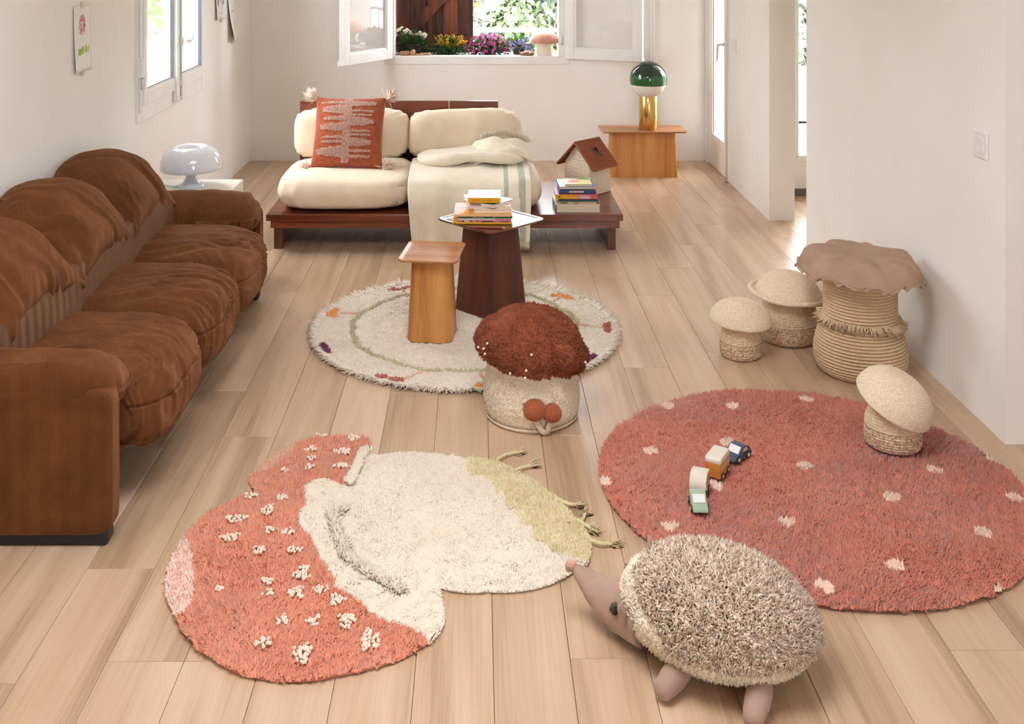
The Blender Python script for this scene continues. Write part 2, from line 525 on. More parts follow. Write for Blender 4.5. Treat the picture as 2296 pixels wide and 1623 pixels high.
# window opening left: y 5.86..7.17, z .90..2.25
wall('wall_left', [((-2.14, -1.6, -0.013), (-1.89, 5.86, H)), ((-2.14, 7.17, -0.013), (-1.89, 9.05, H)),
                   ((-2.14, 5.86, -0.013), (-1.89, 7.17, 0.90)), ((-2.14, 5.86, 2.58), (-1.89, 7.17, H))],
     'white plaster wall behind the brown sofa')
wall('wall_back', [((-1.89, 8.70, -0.013), (-0.70, 9.05, H)), ((0.69, 8.70, -0.013), (2.065, 9.05, H)),
                   ((-0.70, 8.70, -0.013), (0.69, 9.05, 0.86)), ((-0.70, 8.70, 2.25), (0.69, 9.05, H))],
     'white plaster wall with the flower window behind the daybed')
wall('wall_right', [((1.90, 6.82, -0.013), (2.065, 7.90, H)), ((1.90, 7.90, 2.30), (2.065, 8.70, H)), ((1.90, 8.66, -0.013), (2.065, 8.70, 2.30)),
                    ((1.90, 6.05, 2.35), (2.065, 6.82, H))],
     'white plaster wall beside the glazed door, ending at the passage')
wall('wall_right_near', [((1.90, 3.77, -0.013), (2.10, 6.05, H)), ((2.10, 3.77, -0.013), (4.6, 3.95, H))],
     'broad white plaster wall behind the big coiled basket')
wall('wall_hall', [((2.065, 7.50, -0.013), (2.27, 7.70, H)), ((2.27, 7.50, -0.013), (4.0, 7.70, 0.24)), ((2.27, 7.50, 2.2), (4.0, 7.70, H)),
                   ((4.0, 3.95, -0.013), (4.2, 7.7, H)), ((3.6, 7.50, 0.24), (4.0, 7.70, 2.2))],
     'white wall with a low window at the end of the passage')
wall('wall_rear', [((-1.89, -1.6, -0.013), (1.0, -1.4, H)), ((2.0, -1.6, -0.013), (4.4, -1.4, H)), ((1.0, -1.6, -0.013), (2.0, -1.4, 0.5)), ((1.0, -1.6, 2.3), (2.0, -1.4, H))],
     'white wall with a wide window behind the viewer')
wall('wall_side_bay', [((4.4, -1.6, -0.013), (4.6, 3.77, H))], 'white wall of the side bay beyond the near wall corner')
wall('ceiling', [((-2.14, -1.6, H), (-0.9, 9.05, H + 0.12)), ((0.5, -1.6, H), (4.6, 9.05, H + 0.12)), ((-0.9, -1.6, H), (0.5, 1.65, H + 0.12)), ((-0.9, 3.15, H), (0.5, 9.05, H + 0.12))], 'white plaster ceiling with a glazed roof light')
SKIRT = mat('grey_skirting', (120, 108, 98), rough=0.6)
mb = MB(); mb.box((2.065, 7.485, 0), (4.0, 7.50, 0.05), bevel=0.003)
structure(mb.build('baseboard_hall', SKIRT), 'narrow grey skirting board at the end of the passage', 'baseboard')

# ---- casement window, left wall
def sash(parent, name, w, h, frame_w, depth, glass_name='pane', bottom=None, inner=0.012):
    """leaf in local coords: x 0..w, z 0..h, y centred; returns leaf object (Empty-free: mesh with children)"""
    b = bottom or frame_w
    m = MB()
    m.box((0, -depth / 2, 0), (frame_w, depth / 2, h), bevel=0.004)
    m.box((w - frame_w, -depth / 2, 0), (w, depth / 2, h), bevel=0.004)
    m.box((frame_w, -depth / 2, 0), (w - frame_w, depth / 2, b), bevel=0.004)
    m.box((frame_w, -depth / 2, h - frame_w), (w - frame_w, depth / 2, h), bevel=0.004)
    # glazing bead
    i = inner
    for (lo, hi) in (((frame_w - .001, -depth / 2 + .008, b), (frame_w + i, depth / 2 - .008, h - frame_w)),
                     ((w - frame_w - i, -depth / 2 + .008, b), (w - frame_w + .001, depth / 2 - .008, h - frame_w)),
                     ((frame_w, -depth / 2 + .008, b - .001), (w - frame_w, depth / 2 - .008, b + i)),
                     ((frame_w, -depth / 2 + .008, h - frame_w - i), (w - frame_w, depth / 2 - .008, h - frame_w + .001))):
        m.box(lo, hi, bevel=0.002, seg=1)
    leaf = m.build(name, PAINT, parent)
    g = MB(); g.box((frame_w + i - .003, -0.002, b + i - .003), (w - frame_w - i + .003, 0.002, h - frame_w - i + .003))
    g.build(glass_name, GLASS, leaf)
    return leaf

SEAL = mat('rubber_seal', (58, 62, 70), rough=0.6)
def left_window():
    t = thing('window_1', 'tall white double casement window above the lamp beside the sofa', 'window', (-1.89, 5.80, 0.80), 0, kind='structure')
    m = MB()     # face frame on the plaster, local y along the wall, x into the room
    Yw = 1.43; Zh = 1.84
    m.box((-0.20, 0.0, 0.0), (0.012, 0.075, Zh), bevel=0.004); m.box((-0.20, Yw - 0.075, 0.0), (0.012, Yw, Zh), bevel=0.004)
    m.box((-0.20, 0.075, 0.0), (0.012, Yw - 0.075, 0.10), bevel=0.004); m.box((-0.20, 0.075, Zh - 0.07), (0.012, Yw - 0.075, Zh), bevel=0.004)
    m.build('frame', PAINT, t)
    for k in (0, 1):
        w_ = 0.645
        lf = sash(t, 'casement', w_, 1.66, 0.052, 0.045, bottom=0.075)
        lf.rotation_euler = (0, 0, PI / 2); lf.location = (0.004, 0.07 + k * w_, 0.095)
        for (lo, hi) in (((w_ - .052 - .0155, -.016, .088), (w_ - .052 - .0115, .004, 1.59)), ((.065, -.016, .0865), (w_ - .065, .004, .0905))):
            q = MB(); q.box(lo, hi); q.build('rubber_seal', SEAL, lf)
    m = MB()      # meeting stile with espagnolette rod
    m.box((0.012, 0.668, 0.02), (0.04, 0.76, 1.78), bevel=0.006)
    m.build('meeting_stile', PAINT, t)
    m = MB(); m.tube([(0.046, 0.735, 0.05), (0.046, 0.735, 1.77)], 0.006, 8)
    rod = m.build('espagnolette_rod', HANDLE, t, smooth=True)
    for z in (0.12, 0.75):
        q = MB(); q.box((0.038, 0.725, z), (0.056, 0.745, z + 0.03), bevel=0.002); q.build('rod_guide', HANDLE, rod)
    q = MB(); q.box((0.03, 0.66, 0.025), (0.05, 0.75, 0.032), bevel=0.002); q.box((0.03, 0.66, 0.045), (0.05, 0.75, 0.05), bevel=0.002); q.box((0.03, 0.742, 0.025), (0.05, 0.75, 0.05)); q.build('rod_keeper', HANDLE, rod)
    m = MB(); m.box((0.04, 0.72, 0.36), (0.055, 0.75, 0.43), bevel=0.003); m.tube([(0.05, 0.735, 0.395), (0.085, 0.735, 0.395)], 0.011, 10)
    m.tube([(0.085, 0.735, 0.395), (0.088, 0.79, 0.39), (0.09, 0.83, 0.41), (0.09, 0.86, 0.445)], [0.010, 0.010, 0.009, 0.005], 8)
    m.build('handle', HANDLE, t, smooth=True)
    # surface bolt on the hinge side
    m = MB(); m.box((0.012, 0.012, 0.06), (0.024, 0.05, 1.78), bevel=0.003)
    cov = m.build('cover_strip', HANDLE, t)
    q = MB(); q.box((0.0, 0.004, 0.255), (0.034, 0.048, 0.37), bevel=0.003); q.build('bolt_case', HANDLE, cov)
    q = MB(); q.box((0.022, 0.012, 0.19), (0.036, 0.05, 0.25), bevel=0.003); q.build('catch', STEEL, cov)
    return t
left_window()

# ---- back window, both leaves swung into the room
def back_window():
    t = thing('window_2', 'white window with both leaves open inwards above the daybed', 'window', (0, 8.70, 0.80), 0, kind='structure')
    m = MB()
    m.box((-0.77, -0.010, 0.0), (0.76, 0.09, 0.068), bevel=0.004)
    m.box((-0.77, -0.010, 0.068), (-0.685, 0.09, 1.50), bevel=0.004); m.box((0.675, -0.010, 0.068), (0.76, 0.09, 1.50), bevel=0.004)
    m.box((-0.77, -0.010, 1.43), (0.76, 0.09, 1.52), bevel=0.004)
    m.build('frame', PAINT, t)
    q = MB(); q.tube([(0.02, -0.012, 0.035), (0.02, -0.026, 0.035)], 0.006, 8); q.tube([(0.02, -0.024, 0.045), (0.02, -0.024, 0.022)], 0.003, 6); q.build('hook', HANDLE, t)
    m = MB(); m.box((-0.70, 0.09, 0.045), (0.69, 0.40, 0.062), bevel=0.003)
    m.build('ledge', PAINT, t)
    # left leaf
    L_ = sash(t, 'casement', 0.64, 1.38, 0.075, 0.05, bottom=0.085)
    L_.location = (-0.72, -0.02, 0.05); L_.rotation_euler = (0, 0, math.atan2(-0.54, -0.33))
    q = MB(); q.box((0.0, -0.045, -0.01), (0.64, -0.02, 0.028), bevel=0.006); q.box((0.0, -0.04, 0.028), (0.64, -0.02, 0.045), bevel=0.006); q.build('weather_bar', PAINT, L_)
    R_ = sash(t, 'casement', 0.65, 1.38, 0.072, 0.05, bottom=0.085)
    R_.location = (0.735, -0.02, 0.05); R_.rotation_euler = (0, 0, math.atan2(-0.255, 0.60))
    q = MB(); q.box((0.0, 0.02, -0.01), (0.65, 0.045, 0.026), bevel=0.006); q.build('weather_bar', PAINT, R_)
    for z in (0.16, 1.2):
        q = MB(); q.tube([(0.70, -0.014, z), (0.70, -0.014, z + 0.08)], 0.008, 8); q.build('hinge', HANDLE, t, smooth=True)
    return t
back_window()

# ---- glazed door, right wall
def glazed_door():
    t = thing('door_1', 'white glazed door with a lever handle in the far corner', 'door', (1.90, 7.90, 0), 0, kind='structure')
    m = MB()
    m.box((-0.012, 0.0, 0.0), (0.06, 0.035, 2.30), bevel=0.003); m.box((-0.012, 0.725, 0.0), (0.06, 0.762, 2.30), bevel=0.003); m.box((-0.012, 0.035, 2.24), (0.06, 0.725, 2.30), bevel=0.003)
    m.build('frame', PAINT, t)
    m = MB()
    m.box((0.0, 0.038, 0.008), (0.045, 0.17, 2.24), bevel=0.003); m.box((0.0, 0.63, 0.008), (0.045, 0.722, 2.24), bevel=0.003)
    m.box((0.0, 0.17, 0.008), (0.045, 0.63, 0.245), bevel=0.003); m.box((0.0, 0.17, 2.12), (0.045, 0.63, 2.24), bevel=0.003)
    for (lo, hi) in (((0.008, 0.17, 0.245), (0.038, 0.63, 0.262)), ((0.008, 0.17, 2.10), (0.038, 0.63, 2.12)), ((0.008, 0.17, 0.262), (0.038, 0.185, 2.10)), ((0.008, 0.615, 0.262), (0.038, 0.63, 2.10))):
        m.box(lo, hi, bevel=0.002, seg=1)
    leaf = m.build('door_leaf', PAINT, t)
    g = MB(); g.box((0.02, 0.18, 0.255), (0.024, 0.62, 2.11)); g.build('pane', GLASS, leaf)
    q = MB(); q.box((0.018, 0.612, 0.262), (0.021, 0.616, 2.1)); q.build('rubber_seal', SEAL, leaf)
    m = MB(); m.box((-0.012, 0.085, 0.90), (0.0, 0.12, 1.08), bevel=0.003); m.tube([(-0.01, 0.10, 1.03), (-0.05, 0.10, 1.03)], 0.011, 10)
    m.tube([(-0.05, 0.10, 1.03), (-0.055, 0.13, 1.025), (-0.055, 0.15, 0.99), (-0.055, 0.165, 0.90)], [0.010, 0.011, 0.010, 0.007], 8)
    m.build('handle', HANDLE, leaf, smooth=True)
    m = MB(); m.tube([(-0.018, 0.018, 0.03), (-0.018, 0.018, 2.25)], 0.007, 8); rod = m.build('bolt_rod', HANDLE, t, smooth=True)
    q = MB(); q.box((-0.03, 0.0, 0.0), (-0.004, 0.035, 0.03), bevel=0.004); q.build('floor_catch', STEEL, rod)
    return t
glazed_door()

# ---- low window at the end of the passage
def hall_window():
    t = thing('window_3', 'slim bright window seen through the passage opening', 'window', (2.27, 7.50, 0.24), 0, kind='structure')
    lf = sash(t, 'casement', 1.33, 1.96, 0.022, 0.05, bottom=0.03); lf.location = (0, 0.03, 0.0)
    q = MB(); q.box((0, 0.03, 0.27), (1.33, 0.05, 0.285)); q.build('glazing_bar', mat('dark_bar', (70, 72, 74), rough=0.5), t)
hall_window()

def big_window(name, label, loc, rz, w_, h_):
    t = thing(name, label, 'window', loc, rz, kind='structure')
    k = 3
    for i in range(k):
        lf = sash(t, 'casement', w_ / k, h_, 0.05, 0.05); lf.location = (i * w_ / k, 0, 0)
    return t
t_ = big_window('window_4', 'square roof light in the ceiling above the rugs', (-0.9, 1.65, 2.76), 0, 1.4, 1.5); t_.location = (-0.9, 3.15, 2.76); t_.rotation_euler = (PI / 2, 0, 0)
big_window('window_5', 'wide window in the wall behind the viewer', (1.0, -1.5, 0.5), 0, 1.0, 1.8)

# ---- light switches
def switch(label, y, z, w_, h_):
    t = thing('light_switch', label, 'switch', (1.90, y, z), 0)
    m = MB(); m.box((-0.010, -w_ / 2, -h_ / 2), (0.0, w_ / 2, h_ / 2), bevel=0.003); m.build('plate', HANDLE, t)
    for s in (-1, 1):
        q = MB(); q.box((-0.0135, s * w_ * 0.155 - w_ * 0.145, -h_ * 0.30), (-0.009, s * w_ * 0.155 + w_ * 0.145, h_ * 0.30), bevel=0.0015)
        q.build('rocker', HANDLE, t)
    return t
switch('white double light switch on the broad near wall', 3.945, 1.045, 0.105, 0.10)
switch('small white light switch beside the glazed door', 7.76, 1.045, 0.16, 0.105)

# ---- cord conduit of the roller shutter, back wall
m = MB(); m.tube([(1.43, 8.66, 0.35), (1.43, 8.66, H)], 0.009, 8); m.tube([(1.452, 8.66, 0.35), (1.452, 8.66, H)], 0.006, 8)
for z in (0.6, 2.3): m.box((1.415, 8.65, z), (1.46, 8.70, z + 0.03))
tag(m.build('blind_cord', HANDLE, smooth=True), 'thin white blind cord pipe on the wall above the globe lamp', 'cord')
# ================================================================ OUTSIDE
def outside():
    # valley ground and hillside
    TERR = mat('hill_scrub', (92, 98, 72), (106, 110, 84), scale=0.4, rough=0.95)
    n = 60
    xs = np.linspace(-60, 60, n); ys = np.linspace(12, 110, n)
    X, Y = np.meshgrid(xs, ys, indexing='ij')
    Z = -7 + np.clip((Y - 22), 0, None) * 0.32 - np.clip((22 - Y), 0, None) * 0.0
    P = np.c_[X.ravel(), Y.ravel(), Z.ravel()]
    P[:, 2] += fbm(P * [1, 1, 0], 0.08, 3) * 3.0
    idx = np.arange(n * n).reshape(n, n)
    F = np.stack([idx[:-1, :-1], idx[1:, :-1], idx[1:, 1:], idx[:-1, 1:]], -1).reshape(-1, 4)
    o = link('hill', np_mesh('hill', P, F), TERR, smooth=True)
    structure(o, 'pale wooded hillside far beyond the window', 'hill')
    # trees on it
    CROWNS = [mat('tree_crown_green', (74, 86, 56), (92, 104, 70), scale=3, rough=0.9, island=0.12),
              mat('tree_crown_yellow', (104, 104, 58), (122, 120, 72), scale=3, rough=0.9, island=0.12),
              mat('tree_crown_grey', (84, 92, 78), (100, 108, 92), scale=3, rough=0.9, island=0.12)]
    TRUNK = mat('pale_trunk', (120, 112, 100), (140, 132, 118), scale=8, rough=0.9)
    protos = []
    for v in range(3):
        nl = 2200
        d = rng.normal(size=(nl, 3)); d /= np.linalg.norm(d, axis=1)[:, None]
        r = 0.75 + 0.5 * fbm(d + v * 9, 2.2, 2)
        P = d * (r * (0.8 + 0.25 * rng.random(nl)))[:, None] * np.array([1.6, 1.6, 2.1]) + np.array([0, 0, 3.1])
        a = rng.normal(size=(nl, 3)); a /= np.linalg.norm(a, axis=1)[:, None]; b = np.cross(a, d); s = 0.17
        V = np.stack([P - a * s, P + b * s * .7, P + a * s, P - b * s * .7], 1).reshape(-1, 3)
        Fq = np.arange(nl * 4).reshape(-1, 4)
        cm = np_mesh('crown', V, Fq)
        tV, tF = tube_np([(0, 0, -0.4), (0.05, 0, 1.5), (0, 0.05, 3.2)], [0.14, 0.11, 0.05], 7)
        tm = bpy.data.meshes.new('trunk'); tm.from_pydata(tV, [], tF)
        protos.append((cm, tm))
    spots = []
    r2 = random.Random(5)
    for row in range(9):
        y = 24 + row * 3.9
        for c in range(-1, 3):
            spots.append((c * 3.9 + (row % 3) * 1.3 - 1.6 + 0.012 * y, y + r2.uniform(-.2, .2)))
    for i, (x, y) in enumerate(spots):
        z = -7 + max(0, y - 22) * 0.32
        v = i % 3
        o = thing('hillside_tree', 'pale leafy tree on the hillside outside the back window', 'tree', (x, y, z - 0.3), r2.random() * 6, group='pale trees on the hillside')
        o.rotation_euler = (0, 0, (i % 4) * PI / 2)
        s = r2.uniform(0.78, 0.9); o.scale = (s, s, s * r2.uniform(0.9, 1.4))
        c = bpy.data.objects.new('crown', protos[v][0]); COL.objects.link(c); c.parent = o
        if not protos[v][0].materials: protos[v][0].materials.append(CROWNS[v])
        t = bpy.data.objects.new('trunk', protos[v][1]); COL.objects.link(t); t.parent = o
        if not protos[v][1].materials: protos[v][1].materials.append(TRUNK)
    # terrace
    PAVE = mat('terrace_paving', (150, 144, 134), (164, 158, 148), scale=3, rough=0.9)
    m = MB(); m.box((-8, 9.05, -0.3), (8, 11.0, -0.05)); m.box((2.065, 7.72, -0.3), (8, 9.05, -0.05))
    structure(m.build('terrace_ground', PAVE), 'pale terrace paving outside the windows', 'terrace')
    m = MB(); m.box((-9, -2, -0.4), (-2.14, 9.05, -0.25))
    structure(m.build('ground_side_yard', PAVE), 'pale yard ground outside the left window', 'ground')
    # railing
    RAIL = mat('galvanised_rail', (120, 122, 120), (132, 134, 132), scale=20, rough=0.45, metal=0.3)
    t = thing('balcony_railing', 'thin pale metal balcony railing outside the back window', 'railing', (0, 10.7, -0.05))
    q = MB(); q.box((-4, -0.03, 0.945), (6, 0.03, 0.99), bevel=0.01); q.build('top_rail', RAIL, t)
    q = MB(); q.box((-4, -0.015, 0.10), (6, 0.015, 0.13), bevel=0.004); q.build('bottom_rail', RAIL, t)
    me = None
    for k in range(-13, 21):
        if me is None:
            q = MB(); q.box((-0.010, -0.010, 0.0), (0.010, 0.010, 0.95)); b0 = q.build('baluster', RAIL, t); me = b0.data; b0.location = (k * 0.30 + 0.1, 0, 0)
        else:
            b = bpy.data.objects.new('baluster', me); COL.objects.link(b); b.parent = t; b.location = (k * 0.30 + 0.1, 0, 0)
    # shutter closed over the left half of the back window
    SH = wood('shutter_wood', (34, 15, 9), (78, 36, 21), (134, 68, 38), grain=(30, 30, 2.0), rough=0.6, bump=0.3, vary=0.35)
    t = thing('window_shutter', 'dark brown boarded wooden shutter behind the daisies', 'shutter', (-0.725, 9.07, 0.83))
    xs = [0.0, 0.15, 0.285, 0.425, 0.56, 0.69]
    for a, b in zip(xs[:-1], xs[1:]):
        q = MB(); q.box((a + 0.0012, 0.0, 0.0), (b - 0.0012, 0.028, 1.5), bevel=0.003, seg=1); pl = q.build('plank', SH, t)
    q = MB(); q.box((0.0, 0.028, 0.0), (0.69, 0.034, 1.5)); q.build('gap_light_stop', SH, t)  # added sheet that stops daylight showing between the planks
    q = MB(); q.box((0.01, -0.026, 0.06), (0.675, 0.0, 0.165), bevel=0.003); q.build('ledge_rail', SH, t)
    q = MB()
    d = Vector((0.20, 0, 0.21)).normalized(); nn = Vector((-d.z, 0, d.x)) * 0.045
    a = Vector((0.10, 0, 0.165)); b = a + d * 1.2
    q.add([tuple(a - nn + Vector((0, y, 0))) for y in (-.026, 0)] + [tuple(a + nn + Vector((0, y, 0))) for y in (-.026, 0)] + [tuple(b - nn + Vector((0, y, 0))) for y in (-.026, 0)] + [tuple(b + nn + Vector((0, y, 0))) for y in (-.026, 0)],
          [(0, 2, 6, 4), (1, 5, 7, 3), (0, 1, 3, 2), (4, 6, 7, 5), (0, 4, 5, 1), (2, 3, 7, 6)])
    q.build('diagonal_brace', SH, t)
    # side yard seen through the left window: white meter cabinet with sloping top, hedge behind
    WH = mat('white_cabinet', (150, 150, 148), rough=0.6)
    t = thing('meter_cabinet', 'white utility cabinet with sloping top outside the left window', 'cabinet', (-3.55, 8.6, -0.25))
    q = MB(); q.prism([(0, 0), (0.9, 0), (0.9, 1.02), (0, 1.22)], -1.5, 1.3, bevel=0.01, mtx=Matrix.Rotation(PI / 2, 4, 'X'))
    q.build('body', WH, t)
    SIGN = mat('warning_yellow', (236, 205, 40), rough=0.5); BLK = mat('sign_black', (30, 30, 30), rough=0.5)
    R90 = Matrix.Rotation(PI / 2, 4, 'Z') @ Matrix.Rotation(PI / 2, 4, 'X')
    q = MB(); q.prism([(-0.07, 0), (0.07, 0), (0, 0.12)], 0, 0.003); sg = q.build('warning_sign', SIGN, t); sg.matrix_local = Matrix.Translation((0.901, 0.0, 0.82)) @ R90
    q = MB(); q.prism([(-0.010, 0.03), (0.012, 0.03), (-0.002, 0.055), (0.014, 0.055), (-0.006, 0.09), (0.002, 0.062), (-0.012, 0.062)], 0.003, 0.004); q.build('bolt_symbol', BLK, sg)
    HEDGE = mat('hedge_leaf', (88, 112, 56), (112, 132, 78), scale=6, rough=0.8, island=0.25)
    t = thing('garden_hedge', 'light green leafy hedge outside the left window', 'hedge', (-6.2, 11.0, -0.25))
    nl = 9000
    P = np.c_[rng.uniform(-1.2, 1.2, nl), rng.uniform(-7, 9, nl), rng.uniform(0.1, 3.6, nl)]
    P[:, 0] += 0.5 * fbm(P, 0.9, 2)
    a = rng.normal(size=(nl, 3)); a /= np.linalg.norm(a, axis=1)[:, None]; b = rng.normal(size=(nl, 3)); b = np.cross(a, b); b /= np.linalg.norm(b, axis=1)[:, None]
    V = np.stack([P - a * .10, P + b * .05, P + a * .10, P - b * .05], 1).reshape(-1, 3)
    lf = link('leaves', np_mesh('leaves', V, np.arange(nl * 4).reshape(-1, 4)), HEDGE, t); lf['kind'] = 'stuff'
    q = MB()
    for k in range(12): q.tube([(0, -6.5 + k * 1.3, 0), (0.1, -6.4 + k * 1.3, 3.0)], 0.04, 6)
    q.build('stems', TRUNK, t)
    # white parapet outside the glazed door and the passage window
    m = MB(); m.box((2.6, 10.6, -0.3), (8, 10.75, 0.55)); m.box((5.5, 7.72, -0.3), (5.7, 10.6, 1.6))
    structure(m.build('wall_parapet', mat('parapet_white', (170, 168, 162), rough=0.9)), 'white parapet of the terrace outside the glazed door', 'wall')
outside()
# ================================================================ SOFA, DAYBED, SMALL TABLES
def vnorm(V, F):
    n = np.cross(V[F[:, 2]] - V[F[:, 0]], V[F[:, 3 % F.shape[1]]] - V[F[:, 1]]) if F.shape[1] == 4 else np.cross(V[F[:, 1]] - V[F[:, 0]], V[F[:, 2]] - V[F[:, 0]])
    N = np.zeros_like(V)
    for k in range(F.shape[1]): np.add.at(N, F[:, k], n)
    return N / (np.linalg.norm(N, axis=1)[:, None] + 1e-12)

VELVET = herringbone('brown_herringbone_velvet', (76, 42, 21), (132, 81, 43))
VELVET2 = herringbone('taupe_herringbone_velvet', (80, 54, 38), (116, 84, 62))
BLACKP = mat('black_plinth', (22, 22, 26), rough=0.5)

def soft(name, parent, V, F, m, base, smooth=True):
    """V in world coordinates"""
    return link(name, np_mesh(name, V - np.array(base), F), m, parent, smooth=smooth)

def sofa():
    B = (-1.49, 4.24, 0.0)
    t = thing('three_seat_sofa', 'brown herringbone velvet three-seat sofa with slouching head cushions', 'sofa', B)
    def blk(name, lo, hi, p, m, n=24, wr=0.0, ws=6):
        lo = np.array(lo); hi = np.array(hi)
        V, F = rounded(n, hi - lo, p)
        V = V + (lo + hi) / 2
        if wr: V = V + vnorm(V, F) * (fbm(V, ws, 3) * wr)[:, None]
        return soft(name, t, V, F, m, B)
    blk('seat_base', (-1.80, 3.18, 0.165), (-1.135, 5.30, 0.27), 14, VELVET)
    blk('under_seat_shade', (-1.80, 3.19, 0.02), (-1.24, 5.29, 0.19), 20, BLACKP)  # black block added below the open seat to block light and darken it
    blk('backrest', (-1.87, 3.20, 0.10), (-1.485, 5.28, 0.60), (6, 14, 5), VELVET2, 40, 0.015, 5)
    for (y0, y1) in ((3.13, 3.195), (5.285, 5.35)):
        m = MB(); m.box((-1.85, y0, 0.0), (-1.105, y1, 0.05), bevel=0.012); o = m.build('plinth', BLACKP, t, loc=(-B[0], -B[1], 0))
    # arms: upright panel and rolled top cushion
    for s, (ya, yb) in ((-1, (3.12, 3.205)), (1, (5.275, 5.36))):
        lo = np.array([-1.87, ya, 0.035]); hi = np.array([-1.09, yb, 0.47])
        V, F = rounded(36, hi - lo, (16, 12, 16)); V = V + (lo + hi) / 2
        V[:, 2] = np.maximum(V[:, 2], 0.035)
        V = V + vnorm(V, F) * (fbm(V, 4, 3) * 0.006)[:, None]
        soft('arm_panel', t, V, F, VELVET, B)
        # rolled cushion: flush outside, bulging over the seat
        w_ = 0.25
        lo = np.array([-1.86, (ya if s < 0 else yb - w_), 0.36]); hi = np.array([-1.082, (ya + w_ if s < 0 else yb), 0.560])
        V, F = rounded(48, hi - lo, (10, 2.6, 2.9)); c = (lo + hi) / 2
        V = V + c
        inn = np.clip(((V[:, 1] - c[1]) * (-s)) / (w_ / 2), -1, 1)           # +1 towards the seat
        V[:, 2] -= 0.05 * np.clip(inn + .3, 0, 2) ** 1.5 * (V[:, 2] > .45)
        V[:, 2] -= 0.035 * np.clip((V[:, 0] + 1.30) / 0.22, 0, 1) ** 2 * (V[:, 2] > 0.45)
        out = inn < 0
        V[out, 1] = np.where(s < 0, np.minimum(V[out, 1], ya + 0.03 + (V[out, 1] - ya) * 0.9), V[out, 1])
        nn = vnorm(V, F)
        pleat = np.sin(V[:, 0] * 95 + 4 * fbm(V, 7, 2)) * np.exp(-((V[:, 0] + 1.13) / 0.07) ** 2) * 0.004
        V = V + nn * (fbm(V * [1.6, 1, 1], 6, 3) * 0.009 + pleat)[:, None]
        soft('arm_cushion', t, V, F, VELVET, B)
    # seat cushions
    W = 0.605
    for k in range(3):
        y0 = 3.32 + k * W; yc = y0 + W / 2
        size = np.array([0.60, W * 1.06, 0.235])
        V, F = rounded(72, size, (5.5, 5.5, 5.5 * .62))
        xn = V[:, 0] / (size[0] / 2); yn = V[:, 1] / (size[1] / 2); zn = V[:, 2] / (size[2] / 2)
        V[:, 2] += 0.025 * (1 - np.abs(yn) ** 2) * np.clip(zn, 0, 1) + 0.02 * np.clip(-xn, -1, 1) * 0.3
        V[:, 2] -= 0.045 * np.clip(xn - 0.35, 0, 1) ** 1.3 * 1.4
        V[:, 0] += 0.022 * (1 - yn ** 2) * np.clip(xn, 0, 1)
        nn = vnorm(V, F)
        fr = np.clip((xn + 0.15) / 1.1, 0, 1)
        Q = np.c_[V[:, 0] * 5 + k * 7.7, V[:, 1] * 46 + 2.4 * fbm(V + k, 4, 2) * 6, V[:, 2] * 6]
        wr = (0.012 - np.abs(vnoise(Q)) * 0.050) * fr ** 1.3
        Q2 = np.c_[V[:, 0] * 3.2 + V[:, 1] * 5 + k * 3, V[:, 1] * 14 - V[:, 0] * 8, V[:, 2] * 4]
        wr += (0.006 - np.abs(vnoise(Q2)) * 0.032) * np.clip(zn + 0.3, 0, 1)
        seam = -0.007 * np.exp(-((V[:, 2] - 0.035 + 0.05 * np.clip(xn - .35, 0, 1)) / 0.005) ** 2) * (xn > 0.55)
        V = V + nn * (wr + seam)[:, None]
        V = V + np.array([-1.325, yc, 0.315])
        soft('seat_cushion', t, V, F, VELVET, B)
    # head cushions
    for k in range(3):
        yc = 3.31 + W / 2 + k * W + 0.015
        V, F = pillow_np(72, 0.655, 0.44, 0.27, pinch=0.09, edge=0.03, pw=0.62)
        xn = V[:, 0] / 0.34; yn = V[:, 1] / 0.22
        # x -> along the sofa, y -> up the back, z -> outwards
        V[:, 1] -= (0.03 + 0.12 * np.clip(yn, 0, 1)) * np.abs(xn) ** 2.2                   # shoulders droop
        V[:, 1] += 0.02 * (1 - xn ** 2) * np.clip(yn, 0, 1)
        V[:, 2] -= 0.12 * np.clip(yn, 0, 1) ** 1.6                          # folds back over the top
        V[:, 2] += 0.05 * np.clip(-yn, 0, 1) ** 2
        nn = vnorm(V, F)
        Q = np.c_[V[:, 0] * 17 + V[:, 1] * 7 + k * 5.1 + 1.2 * fbm(V, 5, 2) * 3, V[:, 1] * 3.0, V[:, 2] * 3]
        V = V + nn * ((0.010 - np.abs(vnoise(Q)) * 0.060) * np.clip(0.75 - yn * 0.6, 0.0, 1.2) + fbm(V + k, 9, 2) * 0.006)[:, None]
        a = math.radians(57)
        up = np.array([-math.cos(a), 0, math.sin(a)]); out = np.array([math.sin(a), 0, math.cos(a)]); al = np.array([0, 1.0, 0])
        Wd = V[:, [0]] * al + V[:, [1]] * up + V[:, [2]] * out + np.array([-1.675, yc, 0.685])
        Wd[:, 0] = np.maximum(Wd[:, 0], -1.885)
        soft('head_cushion', t, Wd, F[:, ::-1], VELVET, B)
sofa()

